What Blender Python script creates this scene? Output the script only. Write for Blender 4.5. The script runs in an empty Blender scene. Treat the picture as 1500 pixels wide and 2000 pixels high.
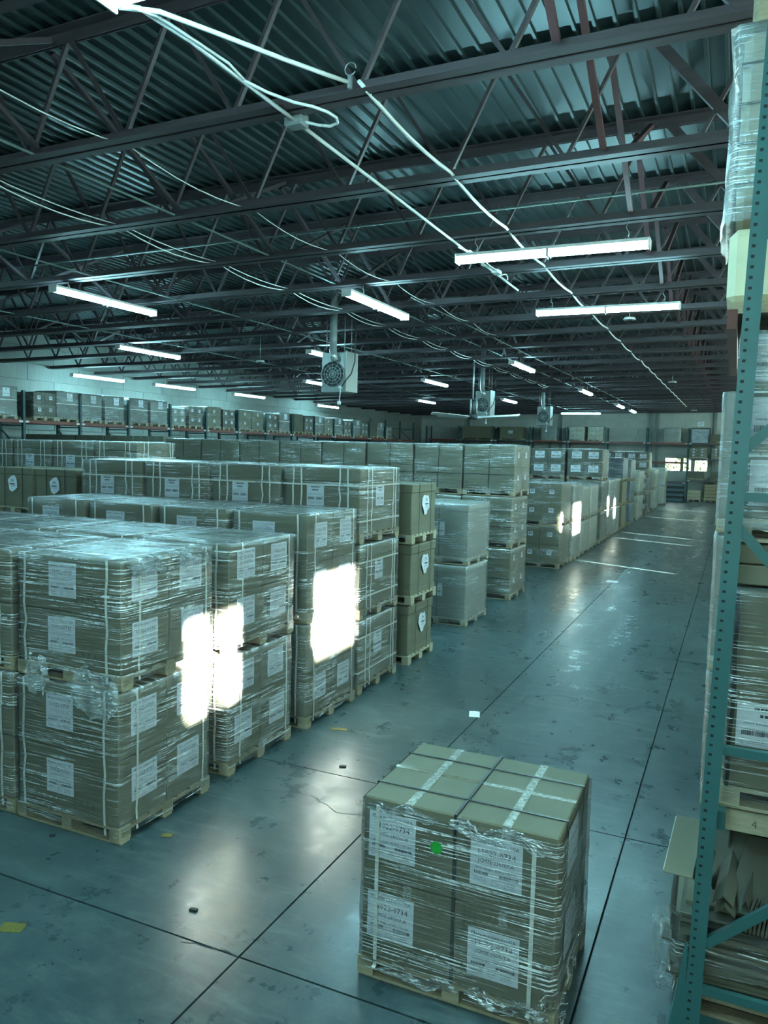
import bpy, math, random
from mathutils import Vector, Matrix
random.seed(7)
scn = bpy.context.scene
COL = scn.collection
# ------------------------------------------------------------------ camera
F_PX, CAM = 1513.0, Vector((0.0, 0.0, 3.1))
def nrm(v): return v / v.length
ay = nrm(Vector((690.0, -107.0, F_PX)))                  # aisle direction seen by the camera
ax = nrm(Vector((3350.0, 200.0, -F_PX))); ax = nrm(ax - ay * ax.dot(ay))
az = ax.cross(ay)
if az.y > 0: az = -az
R = Matrix((ax, ay, az))                                 # camera (x right, y down, z forward) -> world
right, up, back = R @ Vector((1, 0, 0)), R @ Vector((0, -1, 0)), R @ Vector((0, 0, -1))
cam = bpy.data.objects.new('camera', bpy.data.cameras.new('camera'))
cam.matrix_world = Matrix(((right.x, up.x, back.x, CAM.x), (right.y, up.y, back.y, CAM.y), (right.z, up.z, back.z, CAM.z), (0, 0, 0, 1)))
cam.data.sensor_fit = 'HORIZONTAL'; cam.data.sensor_width = 36; cam.data.lens = F_PX / 1500 * 36
cam.data.clip_start = 0.05; cam.data.clip_end = 300
COL.objects.link(cam); scn.camera = cam
# ------------------------------------------------------------------ light and exposure
LAMP_COL, LAMP_STR = (0.40, 0.89, 1.0), 22.5
SUN_STR, SUN_SLOPE_Y, SUN_SLOPE_Z = 40.0, 0.43, 0.30     # sun comes in through the right-hand clerestory windows
scn.view_settings.view_transform = 'Standard'; scn.view_settings.look = 'None'
scn.view_settings.exposure = 2.25; scn.view_settings.gamma = 1.0; scn.view_settings.use_curve_mapping = False
scn.cycles.transparent_max_bounces = 24; scn.cycles.max_bounces = 8; scn.cycles.diffuse_bounces = 5
scn.cycles.glossy_bounces = 4; scn.cycles.caustics_reflective = False; scn.cycles.caustics_refractive = False
scn.cycles.sample_clamp_indirect = 4.0
w = bpy.data.worlds.new('sky'); scn.world = w; w.use_nodes = True
w.node_tree.nodes['Background'].inputs[0].default_value = (0.72, 1.0, 0.95, 1); w.node_tree.nodes['Background'].inputs[1].default_value = 1.6
sl = bpy.data.lights.new('sun', 'SUN'); sl.energy = SUN_STR; sl.color = (0.92, 1.0, 0.90); sl.angle = math.radians(1.2)
sun = bpy.data.objects.new('sun', sl); COL.objects.link(sun)
sun.rotation_euler = Vector((-1, SUN_SLOPE_Y, -SUN_SLOPE_Z)).to_track_quat('-Z', 'Y').to_euler(); sun.location = (30, -10, 12)

# ------------------------------------------------------------------ materials
def new_mat(name):
    m = bpy.data.materials.new(name); m.use_nodes = True
    nt = m.node_tree; return m, nt, nt.nodes['Principled BSDF'], nt.nodes['Material Output']
def N(nt, t, **kw):
    n = nt.nodes.new(t)
    for k, v in kw.items():
        if k in ('inp',):
            for a, b in v.items(): n.inputs[a].default_value = b
        else: setattr(n, k, v)
    return n
def coords(nt, scale=(1, 1, 1), rot=(0, 0, 0), rnd=True):
    tc = N(nt, 'ShaderNodeTexCoord'); mp = N(nt, 'ShaderNodeMapping')
    mp.inputs['Scale'].default_value = scale; mp.inputs['Rotation'].default_value = rot
    if rnd:
        oi = N(nt, 'ShaderNodeObjectInfo'); mu = N(nt, 'ShaderNodeMath', operation='MULTIPLY'); mu.inputs[1].default_value = 37.0
        nt.links.new(oi.outputs['Random'], mu.inputs[0]); va = N(nt, 'ShaderNodeVectorMath', operation='ADD')
        nt.links.new(tc.outputs['Object'], va.inputs[0]); nt.links.new(mu.outputs[0], va.inputs[1]); nt.links.new(va.outputs[0], mp.inputs[0])
    else: nt.links.new(tc.outputs['Object'], mp.inputs[0])
    return mp.outputs[0]
def noise(nt, vec, scale, detail=4, rough=0.55):
    n = N(nt, 'ShaderNodeTexNoise'); n.inputs['Scale'].default_value = scale; n.inputs['Detail'].default_value = detail; n.inputs['Roughness'].default_value = rough
    nt.links.new(vec, n.inputs['Vector']); return n.outputs['Fac']
def ramp(nt, fac, stops):
    r = N(nt, 'ShaderNodeValToRGB'); e = r.color_ramp.elements
    while len(e) < len(stops): e.new(0.5)
    for i, (p, c) in enumerate(stops):
        e[i].position = p; e[i].color = (c, c, c, 1) if not isinstance(c, tuple) else (*c, 1)
    nt.links.new(fac, r.inputs[0]); return r.outputs[0]
def plain(name, col, rough=0.5, metal=0.0, var=0.0, scale=6.0, stretch=(1, 1, 1), bump=0.0, spec=0.5):
    m, nt, p, o = new_mat(name)
    p.inputs['Base Color'].default_value = (*col, 1); p.inputs['Roughness'].default_value = rough; p.inputs['Metallic'].default_value = metal
    p.inputs['Specular IOR Level'].default_value = spec
    if var:
        f = noise(nt, coords(nt, stretch), scale)
        a = tuple(c * (1 - var) for c in col); b = tuple(min(1, c * (1 + var)) for c in col)
        nt.links.new(ramp(nt, f, [(0.3, a), (0.7, b)]), p.inputs['Base Color'])
        if bump:
            bp = N(nt, 'ShaderNodeBump'); bp.inputs['Strength'].default_value = bump; bp.inputs['Distance'].default_value = 0.01
            nt.links.new(f, bp.inputs['Height']); nt.links.new(bp.outputs[0], p.inputs['Normal'])
    return m
M = {}
M['card'] = plain('cardboard', (0.175, 0.170, 0.118), 0.72, var=0.10, scale=2.5, stretch=(1, 1, 4))
M['card_dark'] = plain('dark_cardboard', (0.115, 0.115, 0.088), 0.75, var=0.12, scale=2.5)
M['card_pale'] = plain('pale_cardboard', (0.352, 0.330, 0.232), 0.7, var=0.12, scale=3)
M['card_blue'] = plain('blue_grey_carton', (0.091, 0.133, 0.168), 0.6, var=0.15, scale=3)
M['card_edge'] = plain('cut_cardboard_edge', (0.55, 0.52, 0.42), 0.8, var=0.2, scale=40, stretch=(1, 1, 6))
M['tape'] = plain('packing_tape', (0.210, 0.189, 0.133), 0.18, var=0.25, scale=30)
M['tape_shiny'] = plain('wrinkled_packing_tape', (0.350, 0.350, 0.308), 0.16, var=0.45, scale=45, bump=1.0)
M['seam'] = plain('dark_carton_seam', (0.05, 0.05, 0.04), 0.9)
M['print'] = plain('carton_print', (0.12, 0.12, 0.10), 0.8)
M['paper'] = plain('label_paper', (0.78, 0.82, 0.90), 0.45, var=0.03, scale=8)
M['ink'] = plain('label_ink', (0.05, 0.06, 0.07), 0.6)
M['ink_grey'] = plain('label_fine_print', (0.36, 0.39, 0.43), 0.6)
M['strap_white'] = plain('white_strapping', (0.86, 0.86, 0.80), 0.3)
M['strap_black'] = plain('black_strapping', (0.03, 0.035, 0.035), 0.3)
M['wood'] = plain('pallet_wood', (0.332, 0.281, 0.184), 0.75, var=0.22, scale=5, stretch=(2, 9, 9), bump=0.3)
M['wood_pale'] = plain('pale_pallet_wood', (0.422, 0.381, 0.272), 0.75, var=0.16, scale=5, stretch=(2, 9, 9), bump=0.3)
M['green'] = plain('green_sticker', (0.02, 0.36, 0.05), 0.5)
M['rack'] = plain('green_rack_paint', (0.038, 0.128, 0.132), 0.35, var=0.10, scale=3)
M['rack_dark'] = plain('dark_green_rack_paint', (0.030, 0.072, 0.078), 0.45, var=0.1, scale=3)
M['beam_red'] = plain('red_beam_paint', (0.182, 0.049, 0.038), 0.45, var=0.15, scale=4)
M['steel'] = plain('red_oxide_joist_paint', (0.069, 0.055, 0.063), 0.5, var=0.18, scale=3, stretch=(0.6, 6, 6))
M['steel_red'] = plain('red_primer_steel', (0.130, 0.065, 0.072), 0.5, var=0.15, scale=3)
M['galv'] = plain('galvanised_steel', (0.440, 0.480, 0.480), 0.3, metal=0.6, var=0.12, scale=7)
M['cable'] = plain('white_cable', (0.82, 0.84, 0.82), 0.4)
M['green_pipe'] = plain('grey_green_conduit', (0.180, 0.252, 0.240), 0.4)
M['dark'] = plain('dark_rubber_and_hole_shade', (0.02, 0.025, 0.028), 0.6)
M['white_paint'] = plain('white_enamel', (0.624, 0.640, 0.640), 0.35)
M['heater'] = plain('heater_casing', (0.202, 0.223, 0.218), 0.32, metal=0.25, var=0.06, scale=2)
M['yellow'] = plain('yellow_floor_tape', (0.17, 0.15, 0.03), 0.6, var=0.4, scale=40)
M['foam'] = plain('cream_foam_block', (0.72, 0.68, 0.48), 0.8, var=0.06, scale=4)
M['tarp'] = plain('grey_tarpaulin', (0.30, 0.36, 0.40), 0.5, var=0.3, scale=3, stretch=(1, 1, 2), bump=0.6)
M['soil'] = plain('outdoor_ground', (0.30, 0.36, 0.16), 0.9, var=0.3, scale=2)
M['leaf'] = plain('hedge_leaf', (0.10, 0.135, 0.035), 0.6, var=0.35, scale=3)
M['under'] = plain('joint_filler', (0.035, 0.045, 0.05), 0.8)
def lamp_mat():
    m, nt, p, o = new_mat('lit_diffuser'); e = N(nt, 'ShaderNodeEmission')
    e.inputs[0].default_value = (*LAMP_COL, 1); e.inputs[1].default_value = LAMP_STR
    nt.links.new(e.outputs[0], o.inputs[0]); return m
M['lamp'] = lamp_mat()
def floor_mat():
    m, nt, p, o = new_mat('polished_concrete')
    v = coords(nt, rnd=False)
    big = noise(nt, v, 0.45, 5, 0.62); fine = noise(nt, v, 4.5, 8, 0.72); st = noise(nt, coords(nt, (3, 0.8, 1), rnd=False), 0.9, 4, 0.6)
    scuff = noise(nt, coords(nt, (1.2, 6, 1), (0, 0, 0.9), rnd=False), 1.4, 6, 0.7)
    mx = N(nt, 'ShaderNodeMix', data_type='RGBA'); mx.inputs[0].default_value = 0.5
    nt.links.new(ramp(nt, big, [(0.36, (0.022, 0.046, 0.053)), (0.64, (0.066, 0.106, 0.110))]), mx.inputs[6])
    nt.links.new(ramp(nt, fine, [(0.30, (0.018, 0.038, 0.045)), (0.5, (0.046, 0.08, 0.088)), (0.68, (0.115, 0.15, 0.15))]), mx.inputs[7])
    m2 = N(nt, 'ShaderNodeMix', data_type='RGBA'); nt.links.new(ramp(nt, scuff, [(0.52, 0.0), (0.68, 0.6)]), m2.inputs[0])
    nt.links.new(mx.outputs[2], m2.inputs[6]); m2.inputs[7].default_value = (0.13, 0.17, 0.165, 1)
    nt.links.new(m2.outputs[2], p.inputs['Base Color'])
    rm = N(nt, 'ShaderNodeMath', operation='ADD'); s1 = ramp(nt, fine, [(0.3, 0.19), (0.7, 0.33)]); s2 = ramp(nt, st, [(0.3, 0.0), (0.7, 0.12)])
    nt.links.new(s1, rm.inputs[0]); nt.links.new(s2, rm.inputs[1]); nt.links.new(rm.outputs[0], p.inputs['Roughness'])
    p.inputs['Specular IOR Level'].default_value = 0.6
    return m
M['floor'] = floor_mat()
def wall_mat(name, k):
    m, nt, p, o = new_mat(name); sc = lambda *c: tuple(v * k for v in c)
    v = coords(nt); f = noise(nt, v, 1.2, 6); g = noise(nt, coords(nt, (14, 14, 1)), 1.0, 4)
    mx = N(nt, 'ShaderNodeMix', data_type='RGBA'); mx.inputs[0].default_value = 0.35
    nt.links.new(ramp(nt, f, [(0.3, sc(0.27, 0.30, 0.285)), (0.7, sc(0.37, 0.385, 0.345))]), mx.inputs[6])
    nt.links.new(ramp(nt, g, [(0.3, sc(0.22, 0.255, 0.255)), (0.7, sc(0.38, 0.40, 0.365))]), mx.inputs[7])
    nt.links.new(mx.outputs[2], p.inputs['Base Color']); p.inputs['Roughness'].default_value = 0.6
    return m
M['wall'] = wall_mat('painted_block', .62); M['wall_back'] = wall_mat('lamplit_painted_block', 1.45)  # same blocks twice; the back wall's lamp light is put into a paler colour
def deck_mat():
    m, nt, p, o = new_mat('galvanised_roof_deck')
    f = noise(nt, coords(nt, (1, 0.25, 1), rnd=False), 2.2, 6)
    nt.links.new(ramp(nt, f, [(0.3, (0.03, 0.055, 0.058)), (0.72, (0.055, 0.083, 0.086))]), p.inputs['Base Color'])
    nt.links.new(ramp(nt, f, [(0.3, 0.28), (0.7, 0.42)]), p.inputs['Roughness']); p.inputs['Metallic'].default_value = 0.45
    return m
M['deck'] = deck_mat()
def film_mat(name, base, gain, tint, dense=0.0):
    """stretch film: mostly clear, with white streaks for folded layers and for glints put into the colour"""
    m, nt, p, o = new_mat(name); nt.nodes.remove(p)
    side = noise(nt, coords(nt, (0.9, 0.9, 26), (0.05, 0.04, 0)), 1.6, 5, 0.62)
    fine = noise(nt, coords(nt, (1.3, 1.3, 95), (-0.08, 0.1, 0)), 1.3, 3, 0.5); low = noise(nt, coords(nt, (1, 1, 2.4)), 1.7, 2, 0.5)
    top = noise(nt, coords(nt, (3.2, 15, 3), (0, 0, 0.5)), 1.1, 6, 0.65)
    crk = noise(nt, coords(nt, (5, 5, 9)), 3.2, 4, 0.7)
    ge = N(nt, 'ShaderNodeNewGeometry'); sx = N(nt, 'ShaderNodeSeparateXYZ'); nt.links.new(ge.outputs['Normal'], sx.inputs[0])
    up_ = N(nt, 'ShaderNodeMapRange'); up_.inputs[1].default_value = 0.35; up_.inputs[2].default_value = 0.75; nt.links.new(sx.outputs[2], up_.inputs[0])
    s1 = ramp(nt, side, [(0.53, 0), (0.70, 1)]); s2 = ramp(nt, fine, [(0.55 - dense * .16, 0), (0.60 - dense * .16, 1.0)]); s3 = ramp(nt, crk, [(0.58, 0), (0.72, 1)])  # streaks whiten the folds and also paint in glints as diffuse white
    mk = N(nt, 'ShaderNodeMath', operation='MULTIPLY'); nt.links.new(s2, mk.inputs[0]); mm = N(nt, 'ShaderNodeMath', operation='MULTIPLY'); nt.links.new(ramp(nt, crk, [(0.36, 0.1), (0.52, 1)]), mm.inputs[0]); nt.links.new(ramp(nt, low, [(0.44 - dense, 0.08), (0.58 - dense, 1)]), mm.inputs[1]); nt.links.new(mm.outputs[0], mk.inputs[1])
    sa = N(nt, 'ShaderNodeMath', operation='MAXIMUM'); nt.links.new(mk.outputs[0], sa.inputs[0])
    h_ = N(nt, 'ShaderNodeMath', operation='MULTIPLY'); h_.inputs[1].default_value = 0.10; nt.links.new(s1, h_.inputs[0]); nt.links.new(h_.outputs[0], sa.inputs[1])
    tp = ramp(nt, top, [(0.46, 0.12), (0.68, 1)])
    mf = N(nt, 'ShaderNodeMix', data_type='FLOAT'); nt.links.new(up_.outputs[0], mf.inputs[0]); nt.links.new(sa.outputs[0], mf.inputs[2]); nt.links.new(tp, mf.inputs[3])
    fa = N(nt, 'ShaderNodeMath', operation='MULTIPLY_ADD', use_clamp=True); nt.links.new(mf.outputs[0], fa.inputs[0]); fa.inputs[1].default_value = gain; fa.inputs[2].default_value = base
    mh = N(nt, 'ShaderNodeMix', data_type='FLOAT'); nt.links.new(up_.outputs[0], mh.inputs[0]); nt.links.new(side, mh.inputs[2]); nt.links.new(top, mh.inputs[3])
    bp = N(nt, 'ShaderNodeBump'); bp.inputs['Strength'].default_value = 0.9; bp.inputs['Distance'].default_value = 0.02
    nt.links.new(mh.outputs[0], bp.inputs['Height'])
    tr = N(nt, 'ShaderNodeBsdfTransparent'); df = N(nt, 'ShaderNodeBsdfDiffuse'); gl = N(nt, 'ShaderNodeBsdfGlossy')
    df.inputs[0].default_value = (*tint, 1); gl.inputs[0].default_value = (0.95, 0.97, 1, 1); gl.inputs['Roughness'].default_value = 0.16
    nt.links.new(bp.outputs[0], gl.inputs['Normal'])
    m1 = N(nt, 'ShaderNodeMixShader'); m1.inputs[0].default_value = 0.4; nt.links.new(df.outputs[0], m1.inputs[1]); nt.links.new(gl.outputs[0], m1.inputs[2])
    m2 = N(nt, 'ShaderNodeMixShader'); nt.links.new(fa.outputs[0], m2.inputs[0]); nt.links.new(tr.outputs[0], m2.inputs[1]); nt.links.new(m1.outputs[0], m2.inputs[2])
    fr = N(nt, 'ShaderNodeFresnel'); fr.inputs[0].default_value = 1.3; nt.links.new(bp.outputs[0], fr.inputs['Normal'])
    m3 = N(nt, 'ShaderNodeMixShader'); fk = N(nt, 'ShaderNodeMath', operation='MULTIPLY'); fk.inputs[1].default_value = 0.75; nt.links.new(fr.outputs[0], fk.inputs[0]); nt.links.new(fk.outputs[0], m3.inputs[0]); nt.links.new(m2.outputs[0], m3.inputs[1]); nt.links.new(gl.outputs[0], m3.inputs[2])
    nt.links.new(m3.outputs[0], o.inputs[0]); return m
M['film'] = film_mat('clear_stretch_film', 0.015, 0.95, (0.92, 0.97, 0.98))
M['film_creased'] = film_mat('creased_stretch_film', 0.015, 0.95, (0.92, 0.97, 0.98), 0.045)
M['film_heavy'] = film_mat('many_layered_stretch_film', 0.20, 0.7, (0.72, 0.82, 0.84))
def glass_mat():
    m, nt, p, o = new_mat('window_glass'); nt.nodes.remove(p)
    tr = N(nt, 'ShaderNodeBsdfTransparent'); gl = N(nt, 'ShaderNodeBsdfGlossy'); gl.inputs['Roughness'].default_value = 0.03
    mx = N(nt, 'ShaderNodeMixShader'); mx.inputs[0].default_value = 0.08
    nt.links.new(tr.outputs[0], mx.inputs[1]); nt.links.new(gl.outputs[0], mx.inputs[2]); nt.links.new(mx.outputs[0], o.inputs[0]); return m
M['glass'] = glass_mat()
def frosted_mat():
    m, nt, p, o = new_mat('frosted_fill_pane'); nt.nodes.remove(p)
    t = N(nt, 'ShaderNodeBsdfTranslucent'); t.inputs[0].default_value = (0.11, 0.155, 0.155, 1); nt.links.new(t.outputs[0], o.inputs[0]); return m
M['frosted'] = frosted_mat()

# ------------------------------------------------------------------ mesh helpers
class MB:
    def __init__(s, *mats): s.v, s.f, s.m, s.sm, s.mats = [], [], [], [], list(mats)
    def face(s, idx, mi=0, sm=False): s.f.append(idx); s.m.append(mi); s.sm.append(sm)
    def poly(s, pts, mi=0):
        n = len(s.v); s.v += [tuple(p) for p in pts]; s.face(tuple(range(n, n + len(pts))), mi)
    def box(s, x0, x1, y0, y1, z0, z1, mi=0):
        n = len(s.v); s.v += [(x, y, z) for z in (z0, z1) for y in (y0, y1) for x in (x0, x1)]
        for q in ((0, 2, 3, 1), (4, 5, 7, 6), (0, 1, 5, 4), (2, 6, 7, 3), (0, 4, 6, 2), (1, 3, 7, 5)): s.face(tuple(n + i for i in q), mi)
    def cbox(s, x0, x1, y0, y1, z0, z1, c=0.008, mi=0):
        """box with chamfered edges"""
        n = len(s.v); X, Y, Z = (x0, x1), (y0, y1), (z0, z1); sg = (1, -1); id_ = {}
        for i in (0, 1):
            for j in (0, 1):
                for k in (0, 1):
                    for a in range(3):
                        d = [c * sg[i], c * sg[j], c * sg[k]]; d[a] = 0
                        id_[(i, j, k, a)] = len(s.v); s.v.append((X[i] + d[0], Y[j] + d[1], Z[k] + d[2]))
        def q(a, flip): s.face(tuple(a) if not flip else tuple(reversed(a)), mi)
        for a in range(3):
            b, d = (a + 1) % 3, (a + 2) % 3
            for e in (0, 1):
                loop = []
                for (p, r) in ((0, 0), (1, 0), (1, 1), (0, 1)):
                    t = [0, 0, 0]; t[a] = e; t[b] = p; t[d] = r; loop.append(id_[(*t, a)])
                q(loop, e == 0)
            for p in (0, 1):
                for r in (0, 1):
                    t0 = [0, 0, 0]; t0[a] = 0; t0[b] = p; t0[d] = r; t1 = list(t0); t1[a] = 1
                    q([id_[(*t0, b)], id_[(*t1, b)], id_[(*t1, d)], id_[(*t0, d)]], (p + r) % 2 == 1)
        for i in (0, 1):
            for j in (0, 1):
                for k in (0, 1): q([id_[(i, j, k, a)] for a in range(3)], (i + j + k) % 2 == 0)
    def bar(s, p, q, w, h=None, mi=0, upv=(0, 0, 1)):
        p, q = Vector(p), Vector(q); h = h or w; d = nrm(q - p); u = Vector(upv)
        if abs(d.dot(u)) > 0.98: u = Vector((1, 0, 0))
        a = nrm(d.cross(u)); b = a.cross(d); n = len(s.v)
        for e in (p, q):
            for (i, j) in ((-1, -1), (1, -1), (1, 1), (-1, 1)): s.v.append(tuple(e + a * (i * w / 2) + b * (j * h / 2)))
        for k in range(4): s.face((n + k, n + (k + 1) % 4, n + 4 + (k + 1) % 4, n + 4 + k), mi)
        s.face((n + 3, n + 2, n + 1, n), mi); s.face((n + 4, n + 5, n + 6, n + 7), mi)
    def tube(s, pts, r, n=8, mi=0, cap=True):
        P = [Vector(p) for p in pts]; base = len(s.v); prev = None
        for i, p in enumerate(P):
            d = nrm((P[min(i + 1, len(P) - 1)] - P[max(i - 1, 0)]))
            if prev is None:
                a = d.cross(Vector((0, 0, 1)))
                if a.length < 1e-3: a = d.cross(Vector((1, 0, 0)))
            else: a = prev - d * prev.dot(d)
            a = nrm(a); prev = a; b = d.cross(a); rr = r[i] if isinstance(r, (list, tuple)) else r
            for k in range(n):
                t = 2 * math.pi * k / n; s.v.append(tuple(p + a * (rr * math.cos(t)) + b * (rr * math.sin(t))))
        for i in range(len(P) - 1):
            for k in range(n):
                s.face((base + i * n + k, base + i * n + (k + 1) % n, base + (i + 1) * n + (k + 1) % n, base + (i + 1) * n + k), mi, True)
        if cap:
            s.face(tuple(base + k for k in reversed(range(n))), mi); e = base + (len(P) - 1) * n; s.face(tuple(e + k for k in range(n)), mi)
    def add_mesh(s, verts, faces, mi=0, fn=None):
        n = len(s.v); s.v += [fn(v) if fn else tuple(v) for v in verts]
        for f in faces: s.face(tuple(n + i for i in f), mi)
    def mesh(s, name):
        me = bpy.data.meshes.new(name); me.from_pydata(s.v, [], s.f)
        for m in s.mats: me.materials.append(m)
        me.polygons.foreach_set('material_index', s.m); me.polygons.foreach_set('use_smooth', s.sm); me.update(); return me
def link(name, me, parent=None, loc=(0, 0, 0), rot=(0, 0, 0), **props):
    o = bpy.data.objects.new(name, me); COL.objects.link(o); o.location = loc; o.rotation_euler = rot
    if parent: o.parent = parent
    for k, v in props.items(): o[k] = v
    return o
def thing(name, label, cat, loc=(0, 0, 0), rotz=0, group=None):
    o = link(name, None, None, loc, (0, 0, rotz), label=label, category=cat); o.empty_display_size = 0.2
    if group: o['group'] = group
    return o
def part(name, mb, parent, loc=(0, 0, 0), rot=(0, 0, 0), **p): return link(name, mb.mesh(name), parent, loc, rot, **p)
def struct(name, mb, parent=None, **p):
    o = link(name, mb.mesh(name), parent, **p)
    if not parent: o['kind'] = 'structure'
    return o
ORD = ['first', 'second', 'third', 'fourth', 'fifth', 'sixth', 'seventh', 'eighth', 'ninth', 'tenth', 'eleventh', 'twelfth', 'thirteenth', 'fourteenth',
       'fifteenth', 'sixteenth', 'seventeenth', 'eighteenth', 'nineteenth', 'twentieth', 'twenty-first', 'twenty-second', 'twenty-third', 'twenty-fourth', 'twenty-fifth', 'twenty-sixth']
_tc = {}
def text_geo(s, size):
    """flat letter outlines as (verts, faces), centred on the origin in the XZ plane"""
    if (s, size) in _tc: return _tc[(s, size)]
    c = bpy.data.curves.new('lettering', 'FONT'); c.body = s; c.size = size; c.align_x = 'CENTER'; c.align_y = 'CENTER'; c.resolution_u = 1
    o = bpy.data.objects.new('lettering', c); COL.objects.link(o); dg = bpy.context.evaluated_depsgraph_get(); dg.update()
    me = bpy.data.meshes.new_from_object(o.evaluated_get(dg))
    r = ([(v.co.x, 0, v.co.y) for v in me.vertices], [tuple(p.vertices) for p in me.polygons])
    bpy.data.objects.remove(o); bpy.data.curves.remove(c); bpy.data.meshes.remove(me); _tc[(s, size)] = r; return r

# ------------------------------------------------------------------ floor, walls, roof
XL, XR, YB, YF = -23.5, 4.0, 59.0, -5.0
SL = 0.012                                                # roof falls gently to the left
def zr(x, z): return z + SL * x
b = MB(M['under']); b.box(XL - .2, XR + .2, YF - .2, YB + .2, -0.3, -0.02); floor = struct('floor', b)
xs = [XL - .1, -18.6, -13.3, -8.0, -2.595, -0.66, XR + .1]; ys = [YF - .1, 0.2, 3.74, 6.35, 12.4, 18.5, 24.6, 30.7, 36.8, 42.9, 49.0, YB + .1]
for i in range(len(xs) - 1):
    for j in range(len(ys) - 1):
        b = MB(M['floor']); g = 0.007
        b.box(xs[i] + g, xs[i + 1] - g, ys[j] + g, ys[j + 1] - g, -0.025, 0); part('floor_slab', b, floor)
def crack(pts, w0):
    b = MB(M['under']); n = len(pts)
    fine = []
    for i in range(n - 1):
        for k in range(5):
            t = k / 5; fine.append((pts[i][0] * (1 - t) + pts[i + 1][0] * t + random.uniform(-.015, .015), pts[i][1] * (1 - t) + pts[i + 1][1] * t + random.uniform(-.012, .012)))
    fine.append(pts[-1])
    for i in range(len(fine) - 1):
        (x0, y0), (x1, y1) = fine[i], fine[i + 1]; ww = w0 * random.uniform(.4, 1)
        b.poly([(x0, y0 - ww, .0008), (x1, y1 - ww, .0008), (x1, y1 + ww, .0008), (x0, y0 + ww, .0008)])
    part('floor_crack', b, floor)
crack([(-3.75, 5.76), (-3.3, 5.86), (-2.96, 5.68), (-2.6, 5.74)], .006)
crack([(-3.0, 3.70), (-2.75, 3.75), (-2.6, 3.74)], .006); crack([(-5.3, 18.2), (-3.6, 18.45), (-2.6, 18.9)], .02)
crack([(-2.58, 9.4), (-1.9, 9.8), (-0.7, 9.7)], .007)

def wall_rects(a0, a1, z0, z1, holes):
    """cells of a wall around rectangular openings"""
    A = sorted({a0, a1, *[h[0] for h in holes], *[h[1] for h in holes]}); Z = sorted({z0, z1, *[h[2] for h in holes], *[h[3] for h in holes]}); out = []
    for i in range(len(A) - 1):
        for k in range(len(Z) - 1):
            ca, cz = (A[i] + A[i + 1]) / 2, (Z[k] + Z[k + 1]) / 2
            if not any(h[0] < ca < h[1] and h[2] < cz < h[3] for h in holes): out.append((A[i], A[i + 1], Z[k], Z[k + 1]))
    return out
ZT = 7.6
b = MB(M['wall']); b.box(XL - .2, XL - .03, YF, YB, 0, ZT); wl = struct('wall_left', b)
pm = MB(M['wall']); pm.cbox(-.03, 0, -1.195, 1.195, -.29, .29, .006); pm = pm.mesh('concrete_block')
for k in range(7):
    for j in range(19):
        y = 14.4 + 2.4 * j + (1.2 if k % 2 else 0)
        if y < YB - 1.2: link('concrete_block', pm, wl, (XL, y, 3.2 + .6 * k))
# back wall, with the window openings between the rack legs
back_holes = [(-4.72, -3.62, 2.0, 2.98), (-3.5, -2.92, 2.0, 2.98), (-2.75, -1.85, 2.0, 2.98)]
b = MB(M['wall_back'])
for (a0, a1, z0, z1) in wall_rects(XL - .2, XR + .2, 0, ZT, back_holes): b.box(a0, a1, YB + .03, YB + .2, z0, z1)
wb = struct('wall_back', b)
pm = MB(M['wall_back']); pm.cbox(-1.195, 1.195, 0, .03, -.29, .29, .006); pm = pm.mesh('concrete_block')
for k in range(5):
    for j in range(12):
        x = XL + 1.2 + 2.4 * j - (1.2 if k % 2 else 0)
        if x > XL and x < XR: link('concrete_block', pm, wb, (x, YB, 3.5 + .6 * k))
b = MB(M['wall_back'])
for x in (-19.5, -13.0, -12.2, -5.75, -5.3, -1.5): b.box(x - .09, x + .09, YB - .16, YB - .002, 0, 7)
b.mats = [M['heater']]; part('wall_column', b, wb)
for i, (a0, a1, z0, z1) in enumerate(back_holes):
    b = MB(M['rack_dark']); t = .04
    b.box(a0, a1, YB + .04, YB + .12, z0, z0 + t); b.box(a0, a1, YB + .04, YB + .12, z1 - t, z1); b.box(a0, a0 + t, YB + .04, YB + .12, z0, z1); b.box(a1 - t, a1, YB + .04, YB + .12, z0, z1)
    o = struct('window_%d' % (i + 1), b)
    nb = max(2, round((a1 - a0) / .22))
    for k in range(1, nb):
        b = MB(M['rack_dark']); x = a0 + (a1 - a0) * k / nb; b.box(x - .008, x + .008, YB + .06, YB + .09, z0 + t, z1 - t); part('glazing_bar', b, o)
    for k in range(1, 4):
        b = MB(M['rack_dark']); z = z0 + (z1 - z0) * k / 4; b.box(a0 + t, a1 - t, YB + .06, YB + .09, z - .008, z + .008); part('glazing_bar', b, o)
    b = MB(M['glass']); b.box(a0 + t, a1 - t, YB + .07, YB + .076, z0 + t, z1 - t); part('pane', b, o)
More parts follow.
